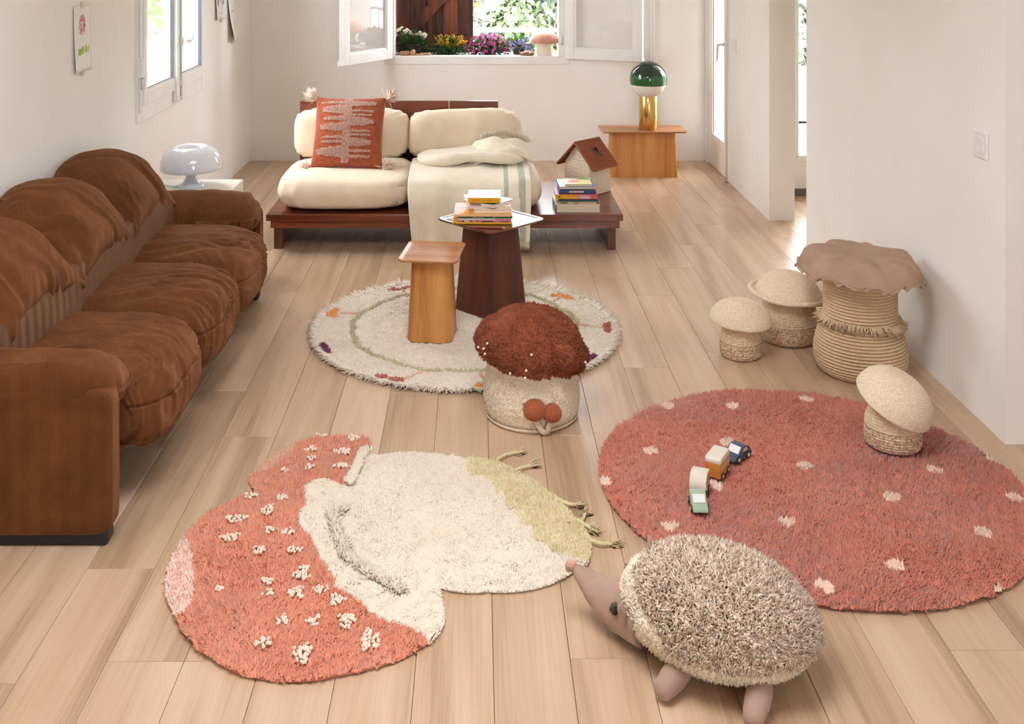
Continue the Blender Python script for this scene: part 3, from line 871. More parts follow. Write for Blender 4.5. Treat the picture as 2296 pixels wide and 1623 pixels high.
# ---------------------------------------------------------------- white box table and dome lamp
m = MB(); m.box((-1.88, 5.40, 0), (-1.293, 5.79, 0.50), bevel=0.003)
tag(m.build('box_table', mat('cream_laminate', (238, 230, 214), rough=0.45)), 'plain cream box table behind the sofa arm', 'table')
def dome_lamp():
    t = thing('table_lamp', 'glossy white mushroom-domed table lamp on the cream box table', 'lamp', (-1.53, 5.61, 0.50))
    GL = mat('white_gloss_plastic', (232, 234, 240), rough=0.08, spec=0.6, coat=0.6)
    prof = [(0.001, 0.0), (0.066, 0.0), (0.068, 0.006), (0.062, 0.014), (0.045, 0.024), (0.033, 0.045), (0.026, 0.075), (0.0235, 0.105), (0.024, 0.14), (0.001, 0.142)]
    lathe('base', prof, GL, t, 48, angle=50)
    out = [(0.158, 0.095), (0.161, 0.097), (0.162, 0.115), (0.158, 0.145), (0.148, 0.172), (0.130, 0.196), (0.105, 0.212), (0.080, 0.217), (0.062, 0.213), (0.052, 0.203), (0.046, 0.188)]
    inn = [(0.043, 0.188), (0.049, 0.202), (0.060, 0.209), (0.080, 0.213), (0.104, 0.208), (0.128, 0.192), (0.145, 0.169), (0.154, 0.144), (0.158, 0.115), (0.158, 0.095)]
    lathe('lamp_shade', out + inn, GL, t, 72)
    lathe('bulb_holder', [(0.0, 0.142), (0.02, 0.142), (0.02, 0.165), (0.03, 0.175), (0.028, 0.188), (0.015, 0.196), (0.0, 0.197)], mat('frosted_bulb', (240, 238, 230), rough=0.4), t, 24)
    q = MB(); q.tube([(-0.06, -0.01, 0.004), (-0.09, -0.012, 0.004), (-0.13, 0.01, 0.004), (-0.2, 0.06, 0.004)], 0.003, 6); q.build('cord', GL, t, smooth=True)
dome_lamp()

# ---------------------------------------------------------------- daybed
REDWOOD = wood('red_brown_wood', (72, 28, 16), (110, 48, 28), (140, 68, 40), grain=(2.2, 24, 24), rough=0.28, bump=0.08, coat=0.35, vary=0.03)
REDWOODY = wood('red_brown_wood_side', (66, 26, 15), (98, 42, 25), (124, 58, 35), grain=(24, 2.2, 24), rough=0.32, bump=0.08, coat=0.25, vary=0.03)
def daybed():
    B = (-0.19, 6.52, 0)
    t = thing('wooden_daybed', 'low red-brown wooden daybed platform with a plank backrest', 'daybed', B)
    def part(name, lo, hi, m_, bev=0.003):
        q = MB(); q.box(np.array(lo) - B, np.array(hi) - B, bevel=bev); return q.build(name, m_, t)
    part('platform_top', (-1.23, 6.10, 0.186), (0.85, 6.94, 0.224), REDWOOD)
    part('front_rail', (-1.21, 6.135, 0.135), (0.835, 6.165, 0.186), REDWOOD)
    part('back_rail', (-1.21, 6.86, 0.135), (0.835, 6.89, 0.186), REDWOOD)
    part('leg', (-1.20, 6.185, 0.0), (-1.15, 6.88, 0.186), REDWOODY)
    part('leg', (0.765, 6.165, 0.0), (0.815, 6.88, 0.186), REDWOODY)
    # backrest boards: joint filled with pale putty
    part('backrest_board', (-1.175, 6.945, 0.10), (-0.19, 6.975, 0.757), REDWOOD)
    part('backrest_board', (-0.183, 6.945, 0.10), (0.139, 6.975, 0.757), REDWOOD)
    part('joint_filler', (-0.1905, 6.947, 0.10), (-0.1825, 6.973, 0.756), mat('pale_filler', (214, 180, 150), rough=0.7), 0)
daybed()

LINEN = mat('cream_linen', (232, 214, 184), (238, 222, 196), scale=12, rough=0.9, bump=0.25, bscale=420, bdist=0.0006, sheen=0.15, spec=0.2)
def futon(name, label, cat, c, size, edge, rot=(0, 0, 0), m=5.0, seed=0, group=None, rc=0.42):
    """stuffed box cushion: soft square outline, plump faces, gathered corners"""
    U, F = cubegrid(60); F = F.copy()
    hx, hy, hz = np.array(size) / 2
    x, y, z = U[:, 0], U[:, 1], U[:, 2]
    X = x * np.sqrt(1 - rc * 0.5 * y ** 4); Y = y * np.sqrt(1 - rc * 0.5 * x ** 4)
    prof = (np.clip(1 - np.abs(x) ** m, 0, 1) * np.clip(1 - np.abs(y) ** m, 0, 1)) ** 0.5
    Z = z * (edge + (1 - edge) * prof)
    side = np.maximum(np.abs(x), np.abs(y)) ** 12
    bul = 0.035 * np.cos(z * PI / 2) * side
    X = X * (1 + bul) - np.sign(x) * 0.0; Y = Y * (1 + bul)
    cor = np.abs(x * y) ** 5
    V = np.c_[X * hx, Y * hy, Z * hz]
    nn = vnorm(V, F)
    gather = np.sin((np.abs(x) - np.abs(y)) * 26 + seed) * np.clip(np.abs(x * y) - .45, 0, 1) * 0.007
    V = V + nn * (fbm(V + seed, 4, 3) * 0.016 + gather - 0.012 * cor)[:, None]
    V[:, 2] = np.maximum(V[:, 2], -hz + 0.002)
    o = link(name, np_mesh(name, V, F), LINEN, None, c, rot, smooth=True)
    return tag(o, label, cat, group)
futon('seat_cushion', 'plump cream seat cushion under the patterned pillow', 'cushion', (-0.785, 6.475, 0.330), (0.79, 0.71, 0.210), 0.50, seed=1)
futon('seat_cushion', 'plump cream seat cushion under the fringed throw', 'cushion', (-0.005, 6.475, 0.326), (0.755, 0.71, 0.202), 0.50, seed=5)
futon('back_cushion', 'cream back cushion behind the patterned pillow', 'cushion', (-0.815, 6.82, 0.565), (0.72, 0.325, 0.23), 0.55, (math.radians(83), 0, 0), seed=3)
futon('back_cushion', 'cream back cushion behind the folded throw', 'cushion', (-0.085, 6.82, 0.560), (0.715, 0.325, 0.23), 0.55, (math.radians(83), 0, 0), seed=8)

# ---------------------------------------------------------------- patterned pillow with tassels
def strands(P0, D, n, length, width, spread):
    d = np.array(D)[None] + rng.normal(size=(n, 3)) * spread
    d /= np.linalg.norm(d, axis=1)[:, None]
    P = np.array(P0)[None] + rng.normal(size=(n, 3)) * width * 1.2
    return tuft_np(P, d, length, width, lean=0.1, seg=2, curl=0.35, jitter=0.2)
def pattern_pillow():
    TERRA = mat('terracotta_wool', (152, 78, 52), (174, 96, 66), scale=60, rough=0.95, bump=0.7, bscale=380, bdist=0.002, sheen=0.3, spec=0.1)
    PALE = mat('pale_pink_loop', (232, 190, 170), (244, 216, 200), scale=90, rough=0.95, island=0.14, spec=0.1)
    YARN = mat('cream_yarn', (246, 228, 210), (232, 190, 168), scale=60, rough=0.95, island=0.15, spec=0.1)
    t = thing('patterned_pillow', 'terracotta tufted pillow with pale zigzag pattern and corner tassels', 'pillow', (-0.80, 6.40, 0.432), 0, rot=(math.radians(62), 0, math.radians(-2)))
    V, F = pillow_np(56, 0.44, 0.46, 0.15, pinch=0.05, edge=0.02)
    V[:, 1] += 0.22
    cov = link('cover', np_mesh('cover', V, F), TERRA, t, smooth=True)
    # tufted pattern on the front
    P = grid_points((-0.205, 0.02), (0.205, 0.42), 0.0034)
    u = P[:, 0] / 0.205; v = (P[:, 1] - 0.02) / 0.40
    mask = np.abs(u + 0.02) < 0.11
    rows = [(-1, .95, .02, -.85), (-1, .83, .065, -.80), (-1, .68, .035, -.72), (-1, .54, .06, -.82), (-1, .38, .022, -.78), (-1, .31, .02, -.76), (-1, .16, .07, -.86),
            (1, .93, .04, .80), (1, .80, .016, .72), (1, .735, .016, .70), (1, .63, .062, .78), (1, .48, .018, .70), (1, .42, .016, .72), (1, .30, .06, .75), (1, .17, .02, .72), (1, .09, .02, .70)]
    nz = fbm(np.c_[P * 40, np.zeros(len(P))], 1.0, 2)
    for sgn, vc, hh, ue in rows:
        prog = np.clip(u / ue, 0, 1.2)
        band = np.abs(v - vc) < hh * 1.15 * (1.0 - 0.6 * prog ** 2.2) + 0.014 * nz
        mask |= band & (u * sgn > 0) & (prog < 1 + 0.08 * nz)
    P = P[mask]; u = P[:, 0] / 0.22; yv = (P[:, 1] - 0.22) / 0.23
    pr = np.clip(1 - np.abs(u) ** 2.4, 0, 1) ** .45 * np.clip(1 - np.abs(yv) ** 2.4, 0, 1) ** .45
    Z = 0.01 + pr * 0.065
    R = np.c_[P, Z]; Nn = np.c_[u * 0.5, yv * 0.5, np.ones(len(P))]; Nn /= np.linalg.norm(Nn, axis=1)[:, None]
    TV, TF = tuft_np(R - Nn * 0.002, Nn, 0.011, 0.0055, lean=0.5)
    o = link('tufted_pattern', np_mesh('tufted_pattern', TV, TF), PALE, t); o['kind'] = 'stuff'
    for (sx, y) in ((-1, 0.445), (1, 0.445), (-1, -0.005), (1, -0.005)):
        VV, FF = strands((sx * 0.222, y, 0.0), (sx * 0.9, 0.55 if y > .2 else -0.02, 0.25), 80, 0.075, 0.006, 0.5)
        link('tassel', np_mesh('tassel', VV, FF), YARN, t)
pattern_pillow()

# ---------------------------------------------------------------- fringed throw
def throw():
    WOOL = mat('ivory_mohair', (236, 224, 198), (242, 232, 210), scale=18, rough=0.95, bump=0.5, bscale=260, bdist=0.0015, sheen=0.5, spec=0.1)
    GREY = mat('grey_green_mohair', (176, 176, 160), (190, 190, 174), scale=40, rough=0.95, bump=0.5, bscale=260, bdist=0.0015, sheen=0.5, spec=0.1)
    FR = mat('ivory_fringe', (226, 212, 184), (236, 224, 200), scale=40, rough=0.95, island=0.12, spec=0.1)
    B = np.array((-0.05, 6.06, 0.224))
    t = thing('fringed_throw', 'ivory mohair throw with grey stripes draped over the daybed', 'blanket', tuple(B))
    # hanging sheet: cross-section (Y, Z) from seat top over the front edge down to the fringe
    prof = [(6.66, .446), (6.5, .453), (6.35, .450), (6.22, .438), (6.13, .408), (6.085, .352), (6.065, .30), (6.062, .25), (6.066, .20), (6.07, .15), (6.072, .11), (6.074, .075)]
    pr = smooth_poly(prof, 5, closed=False); pr = np.array(pr); ns = len(pr)
    nt = 110
    def sheet(x0, x1, bottomcut=0.0, fold=1.0, lift=0.0, x0b=None, x1b=None):
        xs = np.linspace(0, 1, nt)
        V = np.zeros((ns, nt, 3))
        hang = np.clip((0.36 - pr[:, 1]) / 0.28, 0, 1)
        for i in range(ns):
            a = x0 + ((x0b if x0b is not None else x0) - x0) * hang[i]; b = x1 + ((x1b if x1b is not None else x1) - x1) * hang[i]
            x = a + (b - a) * xs
            yy = pr[i, 0] - lift; zz = pr[i, 1] + lift * 0.6
            w_ = hang[i]
            wav = np.sin(x * 24 + 1.3) * 0.6 + np.sin(x * 47 + .4) * 0.3 + np.sin(x * 11 + 2.2) * 0.8
            V[i, :, 0] = x + 0.006 * w_ * np.cos(x * 24)
            V[i, :, 1] = yy - (0.020 + 0.019 * wav) * w_ * fold
            V[i, :, 2] = zz + 0.010 * (1 - w_) * vnoise(np.c_[x * 9, np.full(nt, pr[i, 0] * 9), np.zeros(nt)]) * 2
        return V.reshape(-1, 3)
    idx = np.arange(ns * nt).reshape(ns, nt)
    F = np.stack([idx[:-1, :-1], idx[:-1, 1:], idx[1:, 1:], idx[1:, :-1]], -1).reshape(-1, 4)
    def add(name, V, mask_grey=None, m_=WOOL):
        me = np_mesh(name, V - B, F)
        o = link(name, me, m_, t, smooth=True)
        if mask_grey is not None:
            me.materials.append(GREY)
            fx = V[F].mean(1)
            me.polygons.foreach_set('material_index', mask_grey(fx).astype(np.int32))
        sm = o.modifiers.new('thick', 'SOLIDIFY'); sm.thickness = 0.006; sm.offset = 1.0
        return o
    V = sheet(-0.405, 0.315, x0b=-0.375, x1b=0.30)
    add('drape', V, lambda c: ((c[:, 0] > 0.155) & (c[:, 0] < 0.185)) | ((c[:, 0] > 0.245) & (c[:, 0] < 0.28)))
    # fringe along the hanging hem
    xs = np.linspace(-0.37, 0.295, 230); wav = np.sin(xs * 24 + 1.3) * 0.6 + np.sin(xs * 47 + .4) * 0.3 + np.sin(xs * 11 + 2.2) * 0.8
    P = np.c_[xs, 6.074 - 0.020 - 0.019 * wav, np.full(230, 0.08)] - B
    P = np.repeat(P, 3, 0) + rng.normal(size=(690, 3)) * 0.002
    TV, TF = tuft_np(P, np.tile([[0, 0, -1.0]], (690, 1)), 0.045, 0.004, lean=0.25, seg=2, curl=0.25)
    o = link('fringe', np_mesh('fringe', TV, TF), FR, t); o['kind'] = 'stuff'
    # folded length lying on the seat
    V2, F2 = rounded(44, (0.66, 0.25, 0.075), (7, 4, 2.4))
    V2 = V2 + vnorm(V2, F2) * (fbm(V2, 7, 3) * 0.02)[:, None]
    V2[:, 2] += 0.012 * np.sin(V2[:, 0] * 9 + 1)
    V2 = V2 + np.array([-0.045, 6.47, 0.490])
    link('folded_layer', np_mesh('folded_layer', V2 - B, F2), WOOL, t, smooth=True)
    # crumpled end with its grey border and a second fringe
    n2 = 60
    u, v = np.meshgrid(np.linspace(0, 1, n2), np.linspace(0, 1, n2), indexing='ij'); u = u.ravel(); v = v.ravel()
    X = -0.06 + 0.40 * u; Y = 6.40 + 0.30 * v
    Z = 0.50 + 0.085 * np.exp(-((u - .52) / .36) ** 2 - ((v - .66) / .40) ** 2) + 0.06 * vnoise(np.c_[u * 5 + v * 2, v * 4, u * 0]) + 0.020 * np.abs(np.sin(u * 6 + v * 5))
    edge = np.maximum(np.abs(u - .5), np.abs(v - .5)) * 2
    Z -= 0.10 * np.clip(edge - .72, 0, 1) ** 1.3 * 2.2
    V3 = np.c_[X, Y - 0.04 * np.sin(u * 4), Z]
    id3 = np.arange(n2 * n2).reshape(n2, n2)
    F3 = np.stack([id3[:-1, :-1], id3[1:, :-1], id3[1:, 1:], id3[:-1, 1:]], -1).reshape(-1, 4)
    me = np_mesh('crumpled_end', V3 - B, F3); o = link('crumpled_end', me, WOOL, t, smooth=True); me.materials.append(GREY)
    uv = np.c_[u, v][F3].mean(1)
    d = uv[:, 1] - (0.98 - 0.55 * np.clip(uv[:, 0] - .25, 0, 1))
    me.polygons.foreach_set('material_index', ((np.abs(d) < 0.05) & (uv[:, 0] > .3)).astype(np.int32))
    sm = o.modifiers.new('thick', 'SOLIDIFY'); sm.thickness = 0.006
    s = np.linspace(0, 1, 150)
    Pf = np.c_[0.03 + 0.30 * s, 6.60 + 0 * s, 0.60 - 0.09 * np.abs(s - .45)] - B
    Pf = np.repeat(Pf, 3, 0) + rng.normal(size=(450, 3)) * 0.004
    TV, TF = tuft_np(Pf, np.tile([[-0.15, 0.25, 1.0]], (450, 1)), 0.04, 0.0038, lean=0.5, seg=2, curl=0.5)
    o = link('fringe', np_mesh('fringe', TV, TF), FR, t); o['kind'] = 'stuff'
throw()

# ---------------------------------------------------------------- pedestal side tables
def rsq(w, d, r, n=6):
    pts = []
    for (cx, cy, a0) in ((w / 2 - r, d / 2 - r, 0), (-w / 2 + r, d / 2 - r, PI / 2), (-w / 2 + r, -d / 2 + r, PI), (w / 2 - r, -d / 2 + r, 3 * PI / 2)):
        for k in range(n + 1):
            a = a0 + (PI / 2) * k / n; pts.append((cx + r * math.cos(a), cy + r * math.sin(a)))
    return pts
def loft(rings):
    V = []; F = []; n = len(rings[0][0])
    for pts, z in rings: V += [(p[0], p[1], z) for p in pts]
    for i in range(len(rings) - 1):
        for k in range(n):
            k2 = (k + 1) % n; F.append((i * n + k, i * n + k2, (i + 1) * n + k2, (i + 1) * n + k))
    F.append(tuple(range(n - 1, -1, -1))); F.append(tuple((len(rings) - 1) * n + k for k in range(n)))
    return V, F
def pedestal(name, label, loc, rz, top, top_r, base0, base1, base_r, h, wtop, wbase, dish=0.006, th=0.011, seams=True):
    t = thing(name, label, 'table', loc, rz)
    V, F = loft([(rsq(*base0, base_r), 0.0), (rsq(*[(a * .55 + b * .45) for a, b in zip(base0, base1)], base_r), h * 0.45), (rsq(*base1, base_r), h - th)])
    q = MB(); q.add(V, F); q.build('pedestal', wbase, t, angle=40)
    rings = []
    W_, D_ = top
    def ring(k, z): return (rsq(W_ * k, D_ * k, top_r * k), z)
    rings = [ring(0.30, h - th), ring(0.8, h - th + dish * .2), ring(0.97, h - th + dish), ring(1.0, h + dish - th * .35), ring(0.995, h + dish), ring(0.975, h + dish), ring(0.92, h + dish * .45), ring(0.82, h), ring(0.3, h)]
    V, F = loft(rings)
    q = MB(); q.add(V, F); q.build('table_top', wtop, t, angle=50)
    return t
OAKT = wood('oak_veneer', (166, 102, 48), (196, 132, 68), (212, 150, 84), grain=(30, 30, 1.6), rough=0.42, bump=0.05, vary=0.02)
OAKTOP = wood('oak_veneer_top', (160, 100, 56), (186, 126, 78), (200, 142, 92), grain=(2.0, 30, 30), rough=0.38, bump=0.05, vary=0.02)
WALT = wood('walnut_veneer', (58, 22, 12), (88, 38, 21), (108, 50, 29), grain=(30, 30, 1.6), rough=0.55, bump=0.05, vary=0.02)
WALTOP = wood('walnut_veneer_top', (62, 24, 14), (90, 40, 24), (112, 54, 34), grain=(2.0, 30, 30), rough=0.22, bump=0.03, vary=0.02, coat=0.4)
pedestal('side_table', 'long oak pedestal table carrying the green globe lamp', (1.285, 8.18, 0), 0, (0.66, 0.31), 0.03, (0.525, 0.20), (0.495, 0.185), 0.022, 0.355, OAKTOP, OAKT, dish=0.004)
pedestal('side_table', 'small empty oak pedestal table on the round rug', (-0.205, 4.80, 0.016), math.radians(-7), (0.272, 0.315), 0.032, (0.205, 0.225), (0.172, 0.19), 0.045, 0.372, OAKTOP, OAKT)
pedestal('side_table', 'tall walnut pedestal table with a stack of books', (0.066, 5.14, 0.016), math.radians(44), (0.385, 0.385), 0.035, (0.262, 0.262), (0.205, 0.205), 0.03, 0.432, WALTOP, WALT)

def globe_lamp():
    t = thing('globe_lamp', 'green and white glass globe lamp on a brass cylinder', 'lamp', (1.335, 8.18, 0.355))
    BR = mat('brushed_brass', (206, 172, 104), (220, 188, 124), scale=220, stretch=(1, 1, .05), rough=0.22, metal=1.0)
    lathe('brass_column', [(0.0, 0.0), (0.071, 0.0), (0.0725, 0.002), (0.0725, 0.264), (0.071, 0.266), (0.0, 0.266)], BR, t, 56, angle=40)
    # globe: opal sphere dipped in green glaze
    R = 0.146; cz = 0.387
    m, nt, b = nodes_of('dipped_glass'); N = nt.nodes; L = nt.links
    tc = N.new('ShaderNodeTexCoord'); sp = N.new('ShaderNodeSeparateXYZ'); L.new(tc.outputs['Object'], sp.inputs[0])
    rp = N.new('ShaderNodeValToRGB'); e = rp.color_ramp.elements; rp.color_ramp.interpolation = 'LINEAR'
    mr = N.new('ShaderNodeMapRange'); mr.inputs['From Min'].default_value = cz - R; mr.inputs['From Max'].default_value = cz + R
    L.new(sp.outputs['Z'], mr.inputs['Value']); L.new(mr.outputs['Result'], rp.inputs['Fac'])
    e[0].position = 0.0; e[0].color = sr((236, 236, 230)); e[1].position = 1.0; e[1].color = sr((10, 40, 22))
    for p, c in ((0.365, (236, 236, 230)), (0.37, (16, 96, 40)), (0.62, (14, 88, 38)), (0.625, (12, 52, 28))):
        x = e.new(p); x.color = sr(c)
    L.new(rp.outputs['Color'], b.inputs['Base Color']); b.inputs['Roughness'].default_value = 0.05; b.inputs['Coat Weight'].default_value = 0.7
    prof = [(R * math.sin(a), cz - R * math.cos(a)) for a in np.linspace(0, PI, 40)]
    lathe('glass_globe', prof, m, t, 72)
globe_lamp()

# ================================================================ RUGS
CAP_OUTER = [(-0.388, 3.722), (-0.389, 3.766), (-0.414, 3.799), (-0.472, 3.812), (-0.564, 3.805), (-0.631, 3.766), (-0.693, 3.703), (-0.731, 3.624), (-0.753, 3.559), (-0.764, 3.508), (-0.744, 3.453), (-0.73, 3.426), (-0.759, 3.405), (-0.802, 3.353), (-0.841, 3.293), (-0.871, 3.225), (-0.882, 3.169), (-0.892, 3.098), (-0.887, 3.005), (-0.871, 2.925), (-0.843, 2.857), (-0.804, 2.791), (-0.77, 2.736), (-0.723, 2.676), (-0.672, 2.631), (-0.624, 2.594), (-0.572, 2.567), (-0.511, 2.552), (-0.452, 2.546), (-0.398, 2.549), (-0.346, 2.564), (-0.278, 2.585), (-0.217, 2.612), (-0.164, 2.65), (-0.127, 2.686)]
JUNCTION = [(-0.151, 2.716), (-0.183, 2.741), (-0.229, 2.756), (-0.262, 2.777), (-0.293, 2.813), (-0.341, 2.872), (-0.391, 2.913), (-0.405, 2.964), (-0.443, 3.021), (-0.479, 3.098), (-0.511, 3.169), (-0.537, 3.206), (-0.556, 3.254), (-0.559, 3.298), (-0.554, 3.353), (-0.574, 3.442), (-0.563, 3.475), (-0.548, 3.505), (-0.515, 3.514), (-0.471, 3.489), (-0.44, 3.467), (-0.42, 3.559), (-0.41, 3.672)]
STEM_OUTER = [(-0.379, 3.683), (-0.332, 3.676), (-0.287, 3.686), (-0.227, 3.695), (-0.171, 3.689), (-0.115, 3.671), (-0.082, 3.667), (-0.045, 3.648), (0.024, 3.639), (0.069, 3.62), (0.113, 3.584), (0.156, 3.535), (0.198, 3.483), (0.237, 3.416), (0.267, 3.359), (0.288, 3.312), (0.308, 3.259), (0.331, 3.2), (0.338, 3.151), (0.339, 3.109), (0.327, 3.049), (0.313, 3.023), (0.283, 2.998), (0.259, 2.973), (0.223, 2.945), (0.177, 2.918), (0.128, 2.903), (0.073, 2.897), (0.044, 2.897), (0.026, 2.901), (0.001, 2.894), (-0.036, 2.897), (-0.08, 2.906), (-0.102, 2.918), (-0.099, 2.882), (-0.09, 2.836), (-0.087, 2.781), (-0.092, 2.738), (-0.105, 2.707), (-0.121, 2.686)]
GREEN_INNER = [(-0.041, 3.643), (-0.028, 3.57), (-0.017, 3.53), (0.023, 3.526), (0.057, 3.453), (0.08, 3.407), (0.085, 3.343), (0.117, 3.304), (0.127, 3.244), (0.163, 3.229), (0.167, 3.151), (0.202, 3.137), (0.211, 3.096), (0.252, 3.076), (0.321, 3.036)]
PATCH_A = [(-0.878, 3.165), (-0.844, 3.098), (-0.816, 3.021), (-0.781, 2.902), (-0.777, 2.82), (-0.795, 2.779)]
PATCH_B = [(-0.718, 3.648), (-0.683, 3.713), (-0.652, 3.747), (-0.643, 3.709), (-0.672, 3.624), (-0.709, 3.571), (-0.749, 3.542)]
RIDGE = [(-0.422, 3.303), (-0.455, 3.288), (-0.445, 3.235), (-0.417, 3.16), (-0.397, 3.089), (-0.365, 3.03), (-0.321, 2.989), (-0.279, 2.952), (-0.243, 2.921), (-0.214, 2.89)]
ROLL = [(-0.42, 3.464), (-0.412, 3.536), (-0.403, 3.612), (-0.392, 3.678)]
BOBBLES = [(-0.564, 3.801, 0.018, 0.011), (-0.446, 3.782, 0.024, 0.023), (-0.59, 3.697, 0.022, 0.017), (-0.473, 3.678, 0.029, 0.022), (-0.574, 3.636, 0.017, 0.016), (-0.575, 3.571, 0.018, 0.016), (-0.465, 3.579, 0.03, 0.016), (-0.653, 3.553, 0.012, 0.016), (-0.733, 3.384, 0.022, 0.017), (-0.63, 3.376, 0.019, 0.018), (-0.66, 3.298, 0.019, 0.03), (-0.748, 3.249, 0.033, 0.019), (-0.628, 3.188, 0.019, 0.015), (-0.576, 3.177, 0.021, 0.018), (-0.743, 3.149, 0.029, 0.019), (-0.641, 3.081, 0.019, 0.019), (-0.538, 3.082, 0.022, 0.016), (-0.495, 2.968, 0.023, 0.036), (-0.585, 2.933, 0.018, 0.014), (-0.712, 2.894, 0.011, 0.011), (-0.574, 2.877, 0.015, 0.013), (-0.496, 2.878, 0.025, 0.025), (-0.433, 2.893, 0.022, 0.017), (-0.38, 2.848, 0.018, 0.025), (-0.513, 2.765, 0.016, 0.021), (-0.431, 2.758, 0.016, 0.021), (-0.344, 2.76, 0.021, 0.031), (-0.274, 2.681, 0.026, 0.039), (-0.545, 2.673, 0.02, 0.019), (-0.439, 2.634, 0.023, 0.036)]
PINKSPOTS = [(0.735, 4.045), (0.987, 4.049), (1.289, 4.105), (0.612, 3.689), (0.418, 3.483), (1.12, 3.581), (0.591, 3.213), (0.954, 3.235), (1.338, 3.387), (1.551, 3.557), (1.536, 3.181), (1.201, 3.009), (0.967, 2.913), (1.457, 2.889), (1.733, 3.379), (1.791, 3.628), (0.898, 3.755), (0.783, 3.454)]
CORDS = [[(0.069, 3.627), (0.101, 3.668), (0.138, 3.691)], [(0.128, 3.551), (0.16, 3.581), (0.19, 3.599)], [(0.251, 3.374), (0.292, 3.345), (0.316, 3.348)], [(0.269, 3.237), (0.311, 3.249), (0.325, 3.254), (0.339, 3.295)], [(0.311, 3.244), (0.33, 3.229), (0.352, 3.21)], [(0.337, 3.138), (0.366, 3.124), (0.402, 3.129)]]
RUGMOTIF = [(-0.687, 5.076), (-0.387, 5.417), (0.433, 5.3), (0.586, 4.886), (0.476, 4.513), (0.04, 4.261), (-0.367, 4.318), (-0.675, 4.638)]

def inset(poly, d):
    P = np.array(poly, float); n = len(P)
    A = 0.5 * np.sum(P[:, 0] * np.roll(P[:, 1], -1) - np.roll(P[:, 0], -1) * P[:, 1])
    T = np.roll(P, -1, 0) - np.roll(P, 1, 0); T /= np.linalg.norm(T, axis=1)[:, None] + 1e-9
    Nn = np.c_[-T[:, 1], T[:, 0]] * (1 if A > 0 else -1)
    return P + Nn * d
def rug_base(name, poly, z0, z1, m, parent, base, d=0.006):
    q = MB(); q.prism([(p[0] - base[0], p[1] - base[1]) for p in inset(poly, d)], z0, z1)
    return q.build(name, m, parent)
def pile(name, P2, z, m, parent, base, length, width, lean=0.55, brush=0.5, bscale=3.0, seg=1, und=0.0, seed=0.0, clump=0.0035):
    n = len(P2)
    Q = np.c_[P2 * bscale + seed, np.zeros(n)]
    bias = np.c_[fbm(Q, 1.0, 3), fbm(Q + 31.7, 1.0, 3), np.zeros(n)] * brush * 2
    K = np.c_[P2, np.zeros(n)]
    bias = bias + np.c_[fbm(K + 3.1, 42, 2), fbm(K + 8.3, 42, 2), np.zeros(n)] * brush * 1.6
    zz = np.maximum(z + und * fbm(Q, 2.2, 2) + clump * 2 * fbm(K, 48, 2), 0.004)
    R = np.c_[P2[:, 0] - base[0], P2[:, 1] - base[1], zz]
    V, F = tuft_np(R, np.tile([[0, 0, 1.0]], (n, 1)), length, width, lean=lean, bias=bias, seg=seg, curl=0.5)
    o = link(name, np_mesh(name, V, F), m, parent); o['kind'] = 'stuff'
    return o
def disc_pts(c, r, step):
    P = grid_points((c[0] - r, c[1] - r), (c[0] + r, c[1] + r), step)
    return P[np.hypot(P[:, 0] - c[0], P[:, 1] - c[1]) < r]
def blob(cx, cy, rx, ry, n=22, wob=0.16, seed=0, rot=0):
    out = []
    for k in range(n):
        a = 2 * PI * k / n; r = 1 + wob * math.sin(3 * a + seed) + wob * .6 * math.sin(5 * a + seed * 2.3)
        x = rx * r * math.cos(a); y = ry * r * math.sin(a)
        out.append((cx + x * math.cos(rot) - y * math.sin(rot), cy + x * math.sin(rot) + y * math.cos(rot)))
    return out

COTTON_B = mat('cotton_backing', (226, 212, 190), (232, 220, 200), scale=60, rough=0.95)
IVORY = mat('ivory_cotton_pile', (238, 222, 198), (244, 231, 211), scale=5, rough=0.95, island=0.10, spec=0.1, sheen=0.2)
CREAM = mat('cream_cotton_pile', (236, 220, 196), (242, 230, 210), scale=4, rough=0.95, island=0.09, spec=0.1, sheen=0.2)
ROSE = mat('brick_rose_pile', (206, 126, 104), (216, 138, 116), scale=4, rough=0.95, island=0.16, spec=0.1, sheen=0.25)
CORAL = mat('coral_pile', (222, 142, 113), (231, 156, 127), scale=4, rough=0.95, island=0.16, spec=0.1, sheen=0.25)
PEACH = mat('peach_pile', (246, 210, 184), (250, 220, 198), scale=30, rough=0.95, island=0.10, spec=0.1)
BLUSH = mat('mottled_blush_pile', (240, 186, 164), (252, 226, 208), scale=60, rough=0.95, island=0.22, spec=0.1)
FAWN = mat('fawn_pile', (220, 170, 140), (230, 184, 154), scale=30, rough=0.95, island=0.16, spec=0.1)
OLIVE = mat('olive_pile', (196, 186, 146), (208, 198, 160), scale=30, rough=0.95, island=0.16, spec=0.1)
SAGE = mat('khaki_pile', (220, 200, 154), (230, 212, 170), scale=20, rough=0.95, island=0.14, spec=0.1)
RUST = mat('rust_pile', (190, 116, 96), rough=0.95, island=0.14, spec=0.1)
ORANGE = mat('orange_pile', (242, 168, 104), rough=0.95, island=0.12, spec=0.1)
PLUM = mat('plum_pile', (130, 68, 98), rough=0.95, island=0.14, spec=0.1)
BOBBLE = mat('ivory_bobble', (236, 218, 196), rough=0.95, island=0.08, spec=0.1)

